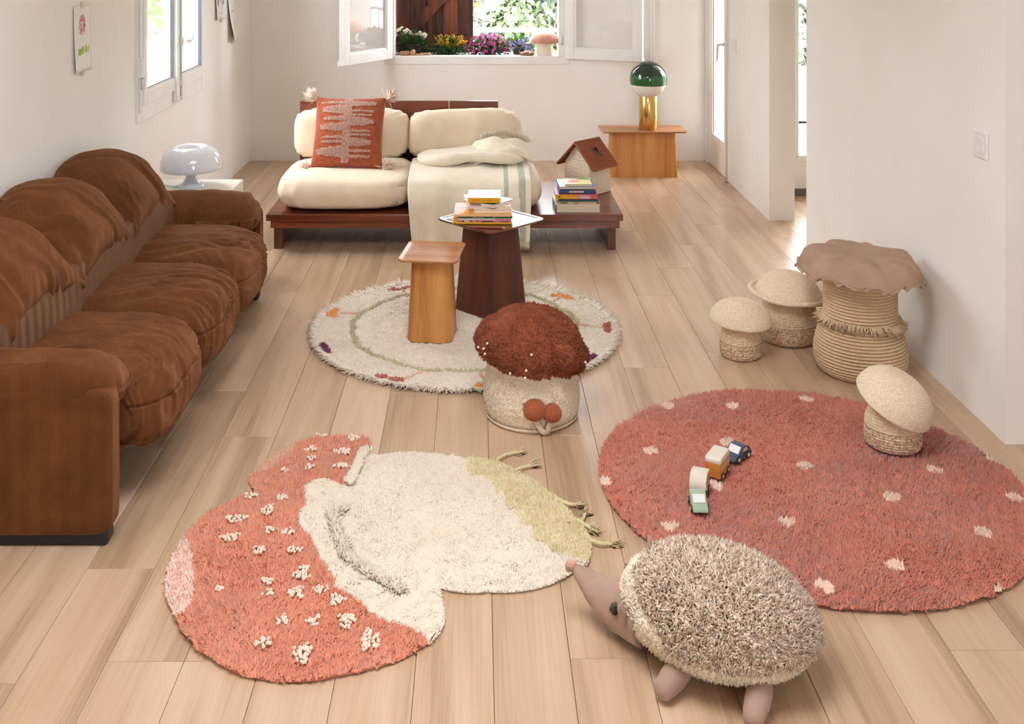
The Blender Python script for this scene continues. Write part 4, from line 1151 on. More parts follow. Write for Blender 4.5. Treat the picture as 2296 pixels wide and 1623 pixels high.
# ---- round ivory rug with woodland border
def round_rug():
    c = np.array((-0.058, 4.905)); R = 0.695
    t = thing('round_rug', 'round ivory rug with olive ring and woodland motifs under the pedestal tables', 'rug', (c[0], c[1], 0))
    poly = [(c[0] + R * math.cos(a), c[1] + R * math.sin(a)) for a in np.linspace(0, 2 * PI, 96, endpoint=False)]
    rug_base('backing', poly, 0.0015, 0.010, COTTON_B, t, c)
    P = disc_pts(c, R, 0.0054)
    r = np.hypot(*(P - c).T); ang = np.arctan2(P[:, 1] - c[1], P[:, 0] - c[0])
    ring = np.abs(r - (0.525 + 0.006 * np.sin(ang * 9) + 0.004 * np.sin(ang * 23))) < 0.0105
    motifs = []
    mo = RUGMOTIF
    kinds = ['o', 'l', 'o', 'l', 'p', 'o', 'h', 'p']
    taken = ring.copy(); groups = []
    for (x, y), kd, i in zip(mo, kinds, range(8)):
        rad = math.atan2(y - c[1], x - c[0]); d = np.array((math.cos(rad), math.sin(rad))); tn = np.array((-d[1], d[0]))
        L = P - np.array((x, y)); lu = L @ tn / 1.25; lr = L @ d / 1.25
        if kd == 'o':       # chanterelle: fan cap and stem
            cap = (lr > -0.005) & (lr < 0.035 - 0.3 * np.abs(lu)) & (np.abs(lu) < 0.012 + 0.9 * np.clip(lr, 0, 1) + .02) | ((np.hypot(lu - .035, lr + .01) < 0.018))
            stem = (np.abs(lu - 0.10 * lr) < 0.006) & (lr < 0) & (lr > -0.10)
            groups.append(('chanterelle_motif', ORANGE, cap)); groups.append(('motif_stem', FAWN, stem & ~cap))
        elif kd == 'l':     # leaf pair
            a1 = (np.hypot((lu - .025) / 1.8, lr - .012 - .25 * lu) < 0.017) | (np.hypot((lu + .025) / 1.8, lr - .012 + .1 * lu) < 0.015)
            stem = (np.abs(lu + .25 * lr) < 0.005) & (lr < 0) & (lr > -0.09)
            groups.append(('leaf_motif', RUST, a1)); groups.append(('motif_stem', FAWN, stem & ~a1))
        elif kd == 'h':     # cherry-like pair
            a1 = (np.hypot((lu - .030) / 1.35, lr) < 0.020) | (np.hypot((lu + .028) / 1.35, lr - .004) < 0.018)
            stem = (np.abs(lu - .045 + .3 * lr) < 0.005) & (lr < -.012) & (lr > -0.10)
            groups.append(('leaf_motif', RUST, a1)); groups.append(('motif_stem', FAWN, stem & ~a1))
        else:               # plum toadstool
            cap = (lr > -0.012) & (np.hypot(lu, (lr + .012) * 1.1) < 0.052)
            stem = (np.abs(lu) < 0.011) & (lr <= -0.012) & (lr > -0.085)
            groups.append(('toadstool_motif', PLUM, cap)); groups.append(('motif_stem', BOBBLE, stem))
    for nm, m_, mk in groups: taken |= mk
    pile('pile', P[~taken], 0.009, IVORY, t, c, 0.0070, 0.0088, lean=1.0, brush=0.3, bscale=5)
    pile('olive_ring', P[ring], 0.009, OLIVE, t, c, 0.016, 0.008, lean=0.8)
    for nm, m_, mk in groups:
        if mk.sum() > 3: pile(nm, P[mk & ~ring], 0.009, m_, t, c, 0.0125, 0.008, lean=0.6)
    # fringe round the rim
    n = 3000
    a = rng.random(n) * 2 * PI
    Pf = np.c_[R * 0.985 * np.cos(a), R * 0.985 * np.sin(a), 0.009 + 0.005 * rng.random(n)]
    D = np.c_[np.cos(a), np.sin(a), 0.12 * np.ones(n)]
    V, F = tuft_np(Pf, D, 0.042, 0.0055, lean=0.30, seg=2, curl=0.35, jitter=0.3)
    V[:, 2] = np.maximum(V[:, 2], 0.001)
    o = link('fringe', np_mesh('fringe', V, F), IVORY, t); o['kind'] = 'stuff'
round_rug()

# ---- round brick-rose rug with pale dots
def dotted_rug():
    c = np.array((1.106, 3.504)); R = 0.69
    t = thing('round_rug', 'round brick-pink shaggy rug with peach dots under the toy cars', 'rug', (c[0], c[1], 0))
    poly = [(c[0] + (R - .004) * math.cos(a), c[1] + (R - .004) * math.sin(a)) for a in np.linspace(0, 2 * PI, 96, endpoint=False)]
    rug_base('backing', poly, 0.0015, 0.0085, ROSE, t, c)
    P = disc_pts(c, R + 0.004, 0.0044)
    taken = np.zeros(len(P), bool)
    for i, (x, y) in enumerate(PINKSPOTS):
        mk = in_poly(P, blob(x, y, 0.026, 0.027, seed=i, wob=.07))
        taken |= mk
        if mk.sum() > 5: pile('dot', P[mk], 0.009, PEACH, t, c, 0.0145, 0.009, lean=0.5)
    pile('pile', P[~taken], 0.009, ROSE, t, c, 0.0145, 0.0082, lean=0.9, brush=0.9, bscale=3.5, und=0.005, clump=0.006)
dotted_rug()

# ---- toadstool-shaped rug
def toadstool_rug():
    c = np.array((-0.30, 3.10))
    t = thing('toadstool_rug', 'toadstool-shaped rug with coral cap and cream stem', 'rug', (c[0], c[1], 0))
    cap = smooth_poly(CAP_OUTER + JUNCTION, 3)
    stem_poly = STEM_OUTER + [CAP_OUTER[-1]] + JUNCTION
    stem = smooth_poly(stem_poly, 3)
    rug_base('cap_backing', cap, 0.0015, 0.0085, CORAL, t, c)
    rug_base('stem_backing', stem, 0.0015, 0.010, COTTON_B, t, c)
    lo = (-0.92, 2.50); hi = (0.40, 3.86)
    P = grid_points(lo, hi, 0.0044)
    inc = in_poly(P, cap); ins = in_poly(P, stem) & ~inc
    # pale patches on the cap
    patA = in_poly(P, PATCH_A + [(-0.90, 2.80), (-0.95, 3.0), (-0.93, 3.16)]) & inc
    patB = in_poly(P, PATCH_B + [(-0.80, 3.55), (-0.78, 3.68), (-0.70, 3.80)]) & inc
    taken = patA | patB
    for i, (x, y, rx, ry) in enumerate(BOBBLES):
        bl = blob(x, y, rx, ry, seed=i * 1.7, wob=.2)
        mk = in_poly(P, bl) & inc
        taken |= mk
        # each patch is a cluster of yarn bobbles
        Q = grid_points((x - rx * 1.3, y - ry * 1.3), (x + rx * 1.3, y + ry * 1.3), 0.0088)
        Q = Q[in_poly(Q, bl)]
        if len(Q) == 0: Q = np.array([[x, y]])
        q = MB()
        for (bx, by) in Q:
            r = 0.0050 * random.uniform(.85, 1.15)
            V, F = lathe_np([(0, -r * .4), (r * .9, -r * .2), (r, r * .2), (r * .6, r * .85), (0, r)], 7)
            q.add([(v[0] + bx - c[0], v[1] + by - c[1], v[2] + 0.0185) for v in V], F)
        q.build('bobble_patch', BOBBLE, t, smooth=True)
    pile('cap_pile', P[inc & ~taken], 0.009, CORAL, t, c, 0.0140, 0.0080, lean=0.9, brush=0.9, bscale=4.0, und=0.005, clump=0.006)
    pile('blush_pile', P[patA], 0.009, BLUSH, t, c, 0.0125, 0.0075, lean=0.8, brush=0.5)
    pile('fawn_pile', P[patB], 0.009, FAWN, t, c, 0.0125, 0.0075, lean=0.7, brush=0.5)
    gpoly = GREEN_INNER + [(0.36, 3.05), (0.42, 3.2), (0.35, 3.4), (0.2, 3.6), (0.0, 3.75)]
    nz = 0.012 * fbm(np.c_[P * [90, 12], np.zeros(len(P))], 1.0, 2)
    grn = in_poly(P + np.c_[nz * 3, nz], gpoly) & ins
    # skirt region round the ridge has a longer pile
    pile('stem_pile', P[ins & ~grn], 0.009, CREAM, t, c, 0.0066, 0.0078, lean=1.0, brush=0.3, bscale=5)
    pile('moss_pile', P[grn], 0.009, SAGE, t, c, 0.0125, 0.0085, lean=0.7, brush=0.6)
    # long-yarn frill of the skirt
    rd = np.array(smooth_poly(RIDGE, 12, closed=False)); n = 1700
    ii = rng.integers(0, len(rd), n)
    Pf = np.c_[rd[ii] + rng.normal(size=(n, 2)) * 0.007 - c, np.full(n, 0.015)]
    V, F = tuft_np(Pf, np.tile([[0.25, 0.05, 1.0]], (n, 1)), 0.024, 0.0050, lean=0.9, seg=2, curl=0.7)
    o = link('skirt_frill', np_mesh('skirt_frill', V, F), CREAM, t); o['kind'] = 'stuff'
    # turned-over edge roll beside the cap tip
    rl = np.array(smooth_poly(ROLL, 6, closed=False)); q = MB()
    q.tube([(p[0] - c[0], p[1] - c[1], 0.020) for p in rl], [0.010] + [0.014] * (len(rl) - 2) + [0.010], 10); q.build('edge_roll', CREAM, t, smooth=True)
    n = 900; ii = rng.integers(0, len(rl), n)
    Pr = np.c_[rl[ii] + rng.normal(size=(n, 2)) * 0.007 - c, np.full(n, 0.026)]
    V, F = tuft_np(Pr, np.tile([[0, 0, 1.0]], (n, 1)), 0.012, 0.008, lean=0.8); link('roll_pile', np_mesh('roll_pile', V, F), CREAM, t)['kind'] = 'stuff'
    # braided cords with tufted ends (mycelium)
    CORDM = mat('khaki_cord', (214, 196, 150), (224, 208, 166), scale=90, rough=0.95, bump=0.5, bscale=300)
    for cd in CORDS:
        pts = np.array(smooth_poly(cd, 6, closed=False)); q = MB()
        path = [(p[0] - c[0], p[1] - c[1], 0.008 + 0.010 * (1 - i / len(pts))) for i, p in enumerate(pts)]
        L = [np.array(p) for p in path]
        for ph in (0, 2.1, 4.2):
            tw = [tuple(L[i] + 0.003 * np.array((math.cos(ph + i * 1.1), math.sin(ph + i * 1.1), 0.5 * math.sin(ph + i * 1.1 + .5)))) for i in range(len(L))]
            q.tube(tw, 0.0036, 6)
        o = q.build('braided_cord', CORDM, t, smooth=True)
        d = L[-1] - L[-3]; d /= np.linalg.norm(d)
        V, F = strands(tuple(L[-1]), tuple(d), 26, 0.034, 0.0042, 0.28)
        V[:, 2] = np.maximum(V[:, 2], 0.0015)
        link('cord_tuft', np_mesh('cord_tuft', V, F), CORDM, o)
toadstool_rug()
# ================================================================ POUFS, BASKETS, HEDGEHOG
TERRY = mat('cream_terry', (244, 224, 194), (250, 236, 212), scale=10, rough=0.95, island=0.10, spec=0.1)
BROWNP = mat('rust_brown_shag', (136, 72, 47), (160, 92, 65), scale=8, rough=0.95, island=0.18, spec=0.1)
CANVAS = mat('natural_canvas', (230, 212, 184), (236, 220, 194), scale=90, rough=0.9, bump=0.3, bscale=400)
FELT = mat('rust_felt', (150, 76, 42), (166, 90, 52), scale=120, rough=0.95, bump=0.4, bscale=260, sheen=0.3)

def mushroom_pouf():
    B = np.array((0.208, 4.02, 0.0))
    t = thing('mushroom_pouf', 'toadstool pouf with shaggy brown cap and cream terry stem', 'pouf', tuple(B))
    # body
    prof = [(0.0, 0.0), (0.150, 0.0), (0.166, 0.008), (0.176, 0.03), (0.181, 0.07), (0.178, 0.12), (0.170, 0.17), (0.163, 0.205), (0.150, 0.225), (0.0, 0.23)]
    lathe('stem', prof, TERRY, t, 64)
    n = 15000
    a = rng.random(n) * 2 * PI; z = rng.random(n) * 0.19 + 0.010
    rr = np.interp(z, [p[1] for p in prof[2:8]], [p[0] for p in prof[2:8]])
    P = np.c_[rr * np.cos(a), rr * np.sin(a), z]; Nn = np.c_[np.cos(a), np.sin(a), 0.0 * a]
    V, F = tuft_np(P - Nn * 0.002, Nn, 0.0075, 0.0068, lean=1.0); link('terry_loops', np_mesh('terry_loops', V, F), TERRY, t)['kind'] = 'stuff'
    # canvas collar and base band
    lathe('collar', [(0.1655, 0.193), (0.170, 0.195), (0.1695, 0.217), (0.16, 0.222)], CANVAS, t, 64)
    lathe('base_band', [(0.150, 0.0005), (0.170, 0.0005), (0.178, 0.010), (0.176, 0.016)], CANVAS, t, 64)
    # cap
    n1 = 64
    U, Fq = cubegrid(n1); D = U / np.linalg.norm(U, axis=1)[:, None]
    def capf(D):
        az = np.arctan2(D[:, 1], D[:, 0]); up = D[:, 2]
        r = np.ones(len(D))
        hor = np.hypot(D[:, 0], D[:, 1])
        for a0, dp, wd in ((-PI * 0.37, .15, .13), (0.15, .06, .3), (1.5, .07, .25), (2.5, .06, .25), (-2.6, .045, .3)):
            da = np.arctan2(np.sin(az - a0), np.cos(az - a0)); r -= dp * np.exp(-(da / wd) ** 2) * hor ** 2
        V = D * r[:, None] * np.array([0.216, 0.216, 0.125])
        low = V[:, 2] < 0
        V[low, 2] *= 0.30
        V[:, 2] += 0.024 * (1 - np.clip(hor / .95, 0, 1) ** 2) * (up > 0)
        V = V + D * (fbm(D, 2.6, 2) * 0.020)[:, None]
        return V
    V = capf(D)
    ax = Matrix.Rotation(math.radians(7), 4, 'Y') @ Matrix.Rotation(math.radians(4), 4, 'X')
    R3 = np.array(ax.to_3x3()); off = np.array((0.0, 0.0, 0.245))
    Vw = V @ R3.T + off
    cap = link('cap', np_mesh('cap', Vw, Fq), BROWNP, t, smooth=True)
    n = 26000
    d = rng.normal(size=(n, 3)); d[:, 2] = np.abs(d[:, 2]) - 0.35 * rng.random(n); d /= np.linalg.norm(d, axis=1)[:, None]
    S = capf(d); S2 = capf((d + rng.normal(size=(n, 3)) * 0) * 1.0)
    Nn = d * np.array([1 / .216, 1 / .216, 1 / .15]); Nn /= np.linalg.norm(Nn, axis=1)[:, None]
    S = S @ R3.T + off; Nn = Nn @ R3.T
    bias = np.c_[fbm(S, 30, 2), fbm(S + 7, 30, 2), fbm(S + 3, 30, 2)] * 1.6
    S = S + Nn * (fbm(S, 55, 2) * 0.012)[:, None]
    V, F = tuft_np(S - Nn * 0.003, Nn, 0.0145, 0.0088, lean=1.0, bias=bias); link('cap_shag', np_mesh('cap_shag', V, F), BROWNP, t)['kind'] = 'stuff'
    # little yarn dots on the cap
    for (az, el) in ((-95, 30), (-98, 10), (-112, 0), (-98, -2), (-150, 22), (-152, 12), (-148, 6), (-30, 12), (-27, 7), (-160, 8)):
        dd = np.array([[math.cos(math.radians(az)) * math.cos(math.radians(el)), math.sin(math.radians(az)) * math.cos(math.radians(el)), math.sin(math.radians(el))]])
        s = (capf(dd) * 1.075) @ R3.T + off
        q = MB(); r = 0.0052
        VV, FF = lathe_np([(0, -r), (r * .7, -r * .7), (r, 0), (r * .7, r * .7), (0, r)], 8)
        q.add([tuple(np.array(v) + s[0]) for v in VV], FF); q.build('yarn_dot', BOBBLE, t, smooth=True)
    # two felt mushrooms sewn on the front
    def mini(px, pz, R, stem_pts, tilt):
        s = MB(); s.tube(stem_pts, [0.011] * len(stem_pts), 10); s.build('felt_stem', CANVAS, t, smooth=True)
        prof = []
        nr = 7
        for i in range(nr * 4 + 1):
            a = PI * i / (nr * 4) * 0.98 + 0.01
            rb = R * (1 + 0.018 * abs(math.sin(a * nr)))
            prof.append((rb * math.sin(a), rb * 0.88 * -math.cos(a)))
        prof[0] = (0, prof[0][1]); prof[-1] = (0, prof[-1][1])
        lathe('felt_cap', prof, FELT, t, 32, loc=(px, -0.185, pz), rot=(math.radians(tilt), 0, 0))
    mini(0.002, 0.095, 0.042, [(0.004, -0.18, 0.075), (0.012, -0.187, 0.045), (0.028, -0.186, 0.018), (0.045, -0.180, 0.008)], 20)
    mini(0.066, 0.083, 0.036, [(0.062, -0.175, 0.065), (0.055, -0.182, 0.035), (0.048, -0.181, 0.010)], 20)
mushroom_pouf()

# ---------------------------------------------------------------- coiled rope baskets
def coil_profile(pts, h, depth, sub=5, start=None):
    """resample (r, z) outline into rope coils: each coil bulges by depth"""
    P = np.array(smooth_poly(pts, 12, closed=False)); seg = np.linalg.norm(np.diff(P, axis=0), axis=1); S = np.r_[0, np.cumsum(seg)]
    n = max(3, int(S[-1] / h)); out = []
    T = np.gradient(P, axis=0); T /= np.linalg.norm(T, axis=1)[:, None]; Nn = np.c_[T[:, 1], -T[:, 0]]
    for k in range(n):
        for j in range(sub):
            s = (k + j / sub) / n * S[-1]
            r = np.interp(s, S, P[:, 0]); z = np.interp(s, S, P[:, 1]); nx = np.interp(s, S, Nn[:, 0]); nz = np.interp(s, S, Nn[:, 1])
            b = depth * (math.sin(PI * j / sub) ** .6 - 0.7)
            out.append((max(r + nx * b, 0.0005), z + nz * b))
    out.append((P[-1, 0], P[-1, 1]))
    return out
def braid(name, c1, c2, scale=1.0, mottled=0.5, bs=0.55):
    """braided cotton rope: fine diagonal stitches"""
    if name in MATS: return MATS[name]
    m, nt, b = nodes_of(name); N = nt.nodes; L = nt.links
    b.inputs['Roughness'].default_value = 0.95; b.inputs['Specular IOR Level'].default_value = 0.1
    tc = N.new('ShaderNodeTexCoord'); vo = N.new('ShaderNodeTexVoronoi'); vo.inputs['Scale'].default_value = 170 * scale
    mp = N.new('ShaderNodeMapping'); mp.inputs['Scale'].default_value = (1, 1, 0.75); L.new(tc.outputs['Object'], mp.inputs['Vector']); L.new(mp.outputs['Vector'], vo.inputs['Vector'])
    rp = N.new('ShaderNodeValToRGB'); e = rp.color_ramp.elements; e[0].position = 0.5 - mottled * .5; e[1].position = 0.5 + mottled * .5; e[0].color = sr(c1); e[1].color = sr(c2)
    sp = N.new('ShaderNodeSeparateColor'); L.new(vo.outputs['Color'], sp.inputs[0]); L.new(sp.outputs[0], rp.inputs['Fac'])
    L.new(rp.outputs['Color'], b.inputs['Base Color'])
    bp = N.new('ShaderNodeBump'); bp.inputs['Strength'].default_value = bs; bp.inputs['Distance'].default_value = 0.0022; bp.invert = True
    L.new(vo.outputs['Distance'], bp.inputs['Height']); L.new(bp.outputs['Normal'], b.inputs['Normal'])
    MATS[name] = m
    return m
ROPE = braid('natural_rope', (206, 176, 140), (222, 194, 160), 1.2, 0.8, 0.15)
ROPEC = braid('cream_rope', (226, 204, 172), (238, 220, 194), 1.3)
ROPEB = braid('beige_rope', (206, 178, 144), (226, 202, 170), 1.0)
ROPEM = braid('brown_mix_rope', (172, 134, 104), (222, 198, 168), 1.3, 0.6)
TAUPE = mat('taupe_cotton', (168, 136, 112), (180, 148, 124), scale=14, rough=0.9, bump=0.3, bscale=420, bdist=0.0006)
def squash(a, b):
    def f(V):
        an = np.arctan2(V[:, 1], V[:, 0]); k = 1 + a * np.sin(2 * an + b) + 0.4 * a * np.sin(3 * an + b * 2)
        V = V.copy(); V[:, 0] *= k; V[:, 1] *= k; return V
    return f

def basket_mushroom(label, loc, rz, rb, rt, hb, split, cap_r, cap_h, tilt, brim=0.0, seed=0.0, cap_z=None, capoff=(0, 0)):
    t = thing('mushroom_basket', label, 'basket', loc, rz)
    low = coil_profile([(rb * .84, 0.0), (rb * .98, 0.012), (rb * 1.02, split * .55), (rb, split)], 0.0095, 0.0022)
    lathe('basket_base', [(0.0, 0.0), (rb * .84, 0.0)] + low, ROPEM, t, 64, warp=squash(.02, seed))
    up = coil_profile([(rb, split), (rb * .96, split + (hb - split) * .4), (rt * 1.02, hb * .9), (rt, hb)], 0.0095, 0.0022)
    lathe('basket_body', up + [(rt - .008, hb), (rt - .008, hb - .02), (rt * .9, split), (0.0, split * .5)], ROPEB, t, 64, warp=squash(.02, seed))
    if brim:
        prof = coil_profile([(cap_r, 0.004), (cap_r * .97, 0.012), (cap_r * .86, 0.012), (cap_r * .80, cap_h * .30), (cap_r * .62, cap_h * .70), (cap_r * .33, cap_h * .95), (0.001, cap_h)], 0.0065, 0.0014)
    else:
        prof = coil_profile([(cap_r * .985, 0.000), (cap_r, 0.010), (cap_r * .93, cap_h * .42), (cap_r * .76, cap_h * .72), (cap_r * .50, cap_h * .92), (cap_r * .22, cap_h * .995), (0.001, cap_h)], 0.0065, 0.0014)
    under = [(0.0, 0.010), (rt * .95, 0.008), (cap_r * .9, 0.002)]
    z = cap_z if cap_z is not None else hb - 0.004
    lathe('cap_lid', under + prof, ROPEC, t, 72, loc=(capoff[0], capoff[1], z), rot=tilt, warp=squash(.018, seed + 2))
    if brim:
        q = MB(); pts = [(cap_r * math.cos(a) * 1.0, cap_r * math.sin(a), 0.010 + .004 * math.sin(3 * a)) for a in np.linspace(0, 2 * PI, 61)]
        q.tube(pts, 0.0105, 10, cap=False); q.build('brim_rope', ROPEC, t, loc=(capoff[0], capoff[1], z), rot=tilt, smooth=True)
    return t
basket_mushroom('small lidded mushroom basket, leftmost of those near the wall', (1.153, 4.585, 0), 0, 0.089, 0.073, 0.155, 0.068, 0.131, 0.088, (math.radians(2), math.radians(2), 0), seed=.4)
basket_mushroom('middle-sized mushroom basket with a brimmed lid beside the fringed basket', (1.419, 4.775, 0), 0.3, 0.127, 0.105, 0.205, 0.085, 0.172, 0.105, (math.radians(1), math.radians(4), 0), brim=1, seed=1.3)
basket_mushroom('mushroom basket with tilted lid standing on the dotted rug', (1.475, 3.72, 0.022), 0, 0.094, 0.077, 0.150, 0.07, 0.137, 0.108, (math.radians(14), math.radians(23), 0), seed=2.2, cap_z=0.142, capoff=(0.002, 0.012))

def big_basket():
    t = thing('fringed_basket', 'large coiled rope basket with a fringe and a taupe cushion lid', 'basket', (1.618, 4.43, 0), 0.2)
    prof = coil_profile([(0.150, 0.0), (0.172, 0.018), (0.187, 0.060), (0.184, 0.115), (0.168, 0.175), (0.152, 0.225), (0.146, 0.28), (0.147, 0.385)], 0.0132, 0.0125, sub=8)
    lathe('coiled_body', [(0.0, 0.0), (0.15, 0.0)] + prof + [(0.135, 0.385), (0.13, 0.3), (0.12, 0.05), (0.0, 0.03)], ROPE, t, 80, warp=squash(.014, 1))
    n = 520; a = rng.random(n) * 2 * PI
    P = np.c_[0.153 * np.cos(a), 0.153 * np.sin(a), 0.232 + 0.006 * np.sin(a * 2)]
    D = np.c_[np.cos(a) * .75, np.sin(a) * .75, -0.75 + 0 * a]
    V, F = tuft_np(P, D, 0.040, 0.0062, lean=0.35, seg=2, curl=0.4); link('fringe', np_mesh('fringe', V, F), ROPE, t)['kind'] = 'stuff'
    # cushion lid: two scalloped sheets with a raw frilled seam
    na, nr = 160, 18; top = []; 
    def rim(a): return 0.248 + 0.005 * math.sin(5 * a + 1) + 0.004 * math.sin(11 * a + 2)
    def rz(a): return 0.008 * math.sin(5 * a + 1.2) + 0.007 * math.sin(9 * a) + 0.004 * math.sin(16 * a + .6)
    tilt = lambda x, y: -0.035 * x + 0.0 * y
    for side, nm, mm in ((1, 'cushion_top', TAUPE), (-1, 'cushion_underside', CANVAS)):
        V = []; 
        for i in range(nr + 1):
            k = i / nr
            for j in range(na):
                a = 2 * PI * j / na; r = rim(a) * k
                puff = (1 - k ** 7) ** .55
                z = (0.080 * puff - 0.014 * math.exp(-(k / .3) ** 2)) if side > 0 else -0.048 * (1 - k ** 2.2) ** .9
                pl = (0.006 * math.sin(9 * a + 1) + 0.004 * math.sin(23 * a)) * math.sin(PI * min(k * 1.0, 1)) ** .5 * k ** 4
                x, y = r * math.cos(a), r * math.sin(a)
                V.append((x, y, 0.420 + z + pl + rz(a) * k ** 3 + tilt(x, y)))
        F = [(i * na + j, i * na + (j + 1) % na, (i + 1) * na + (j + 1) % na, (i + 1) * na + j) for i in range(nr) for j in range(na)]
        if side < 0: F = [f[::-1] for f in F]
        me = bpy.data.meshes.new(nm); me.from_pydata(V, [], F); o = link(nm, me, mm, t, smooth=True)
    pts = []
    V = []; F = []
    for j in range(na):
        a = 2 * PI * j / na; r = rim(a); x, y = r * math.cos(a), r * math.sin(a); z = 0.420 + rz(a) + tilt(x, y)
        wv = 0.006 * math.sin(29 * a) + 0.004 * math.sin(47 * a)
        V += [(x * .97, y * .97, z + .002), (x * 1.045, y * 1.045, z + wv - .004), (x * 1.045, y * 1.045, z + wv - .007), (x * .97, y * .97, z - .003)]
    for j in range(na):
        b = j * 4; c = ((j + 1) % na) * 4
        for k in range(4): F.append((b + k, c + k, c + (k + 1) % 4, b + (k + 1) % 4))
    me = bpy.data.meshes.new('frilled_edge'); me.from_pydata(V, [], F); link('frilled_edge', me, TAUPE, t, smooth=True)
big_basket()

# ---------------------------------------------------------------- hedgehog
def hedgehog():
    ang = math.atan2(-0.51, 0.86)
    t = thing('hedgehog_pouf', 'plush hedgehog pouf with taupe felt face and shaggy spines', 'pouf', (0.60, 2.655, 0), ang)
    SPINE = mat('spine_shag', (192, 160, 134), (246, 226, 202), scale=70, rough=0.95, island=0.28, spec=0.1, sheen=0.2)
    SKIN = mat('taupe_felt', (166, 136, 120), (174, 144, 128), scale=30, rough=0.95, bump=0.3, bscale=500, bdist=0.0005, sheen=0.3, spec=0.1)
    WOOLP = mat('brown_pompom', (92, 76, 62), (112, 94, 78), scale=90, rough=0.95, island=0.2)
    NOSE = mat('pink_pompom', (224, 172, 146), (236, 190, 166), scale=90, rough=0.95, island=0.12)
    S = np.array([0.250, 0.182, 0.132]); cz = 0.112
    def body(D):
        V = D * S
        V[:, 0] += 0.0
        k = 1 - 0.16 * np.clip(-D[:, 0], 0, 1) ** 2                   # narrower towards the head
        V[:, 1] *= k
        low = D[:, 2] < 0
        V[low, 2] *= 0.86
        V[:, 1] *= 1 + 0.10 * np.clip(1 - np.abs(D[:, 2] + .35) / .6, 0, 1)
        V[:, 2] *= 1 - 0.06 * np.clip(-D[:, 0], 0, 1)
        V[:, 2] = np.maximum(V[:, 2] + cz, 0.002)
        return V
    U, F = cubegrid(40); D = U / np.linalg.norm(U, axis=1)[:, None]
    link('body', np_mesh('body', body(D), F), TERRY, t, smooth=True)
    n = 70000
    d = rng.normal(size=(n, 3)); d /= np.linalg.norm(d, axis=1)[:, None]
    P = body(d); Nn = d / S; Nn /= np.linalg.norm(Nn, axis=1)[:, None]
    line = 0.090 + 0.085 * np.clip((-d[:, 0] - .15) / .6, 0, 1) + 0.012 * fbm(P, 14, 2)
    sh = (P[:, 2] > line) & (d[:, 0] > -0.83)
    bel = (P[:, 2] <= line) & (P[:, 2] > 0.006) & (d[:, 0] > -0.90)
    i1 = np.where(sh)[0][:27000]
    bias = np.c_[fbm(P[i1], 12, 2), fbm(P[i1] + 5, 12, 2), fbm(P[i1] + 9, 12, 2)] * 1.3 + np.array([0.30, 0, 0.12]) + np.c_[1.2 * np.clip((-d[i1, 0] - .5) / .26, 0, 1), 0 * i1, 0 * i1]
    V, Fq = tuft_np(P[i1] - Nn[i1] * 0.004, Nn[i1], 0.023 * np.clip(.55 + (P[i1, 2] - line[i1]) / .05, .55, 1), 0.0052, lean=0.9, seg=2, curl=0.9, bias=bias)
    link('spines', np_mesh('spines', V, Fq), SPINE, t)['kind'] = 'stuff'
    i2 = np.where(bel)[0][:9000]
    V, Fq = tuft_np(P[i2] - Nn[i2] * 0.002, Nn[i2], 0.010, 0.0075, lean=0.9); V[:, 2] = np.maximum(V[:, 2], 0.001)
    link('belly_terry', np_mesh('belly_terry', V, Fq), TERRY, t)['kind'] = 'stuff'
    # face: curved cone with a seam
    ns, na = 22, 40; V = []
    A = np.array([-0.150, -0.018, 0.088]); Bp = np.array([-0.372, -0.036, 0.104])
    for i in range(ns + 1):
        k = i / ns
        c = A + (Bp - A) * k; c[2] += -0.040 * math.sin(PI * k) * 0.9 + 0.004 + 0.018 * k ** 3
        r = 0.116 * (1 - k) ** 0.92 * (1 - .12 * math.sin(PI * k)) + 0.013 * k
        if i == ns: r = 0.010
        for j in range(na):
            a = 2 * PI * j / na
            fold = 0.0028 * math.sin(k * 34 + 2 * a) * math.exp(-((k - .55) / .25) ** 2)
            seam = -0.0035 * (math.exp(-((a - PI * 0.5) / .10) ** 2) + math.exp(-((a - PI * 1.28) / .10) ** 2))
            rr = r + fold + seam
            z = c[2] + rr * 0.90 * math.sin(a)
            V.append((c[0] + rr * 0.10 * math.cos(a), c[1] + rr * 1.06 * math.cos(a), max(z, 0.003)))
    F = [(i * na + j, i * na + (j + 1) % na, (i + 1) * na + (j + 1) % na, (i + 1) * na + j) for i in range(ns) for j in range(na)]
    F.append(tuple(ns * na + j for j in range(na))); F.append(tuple(range(na - 1, -1, -1)))
    me = bpy.data.meshes.new('face'); me.from_pydata(V, [], F); link('face', me, SKIN, t, smooth=True)
    def pom(name, c, r, m_, n_=500):
        dd = rng.normal(size=(n_, 3)); dd /= np.linalg.norm(dd, axis=1)[:, None]
        V1, F1 = tuft_np(np.array(c) + dd * r * .55, dd, r * .55, r * .30, lean=.5)
        return link(name, np_mesh(name, V1, F1), m_, t)
    pom('nose', Bp + np.array([-0.010, -0.002, 0.024]), 0.015, NOSE)
    pom('eye', (-0.226, -0.104, 0.100), 0.014, WOOLP); pom('eye', (-0.240, 0.030, 0.132), 0.014, WOOLP)
    for (c, rot) in (((-0.196, -0.130, 0.108), (0.30, -0.15, 0.15)), ((-0.190, 0.050, 0.185), (-0.6, -0.2, 0.2))):
        V1, F1 = rounded(14, (0.016, 0.022, 0.070), (2.2, 2.2, 2.6)); link('ear', np_mesh('ear', V1, F1), SKIN, t, c, rot, smooth=True)
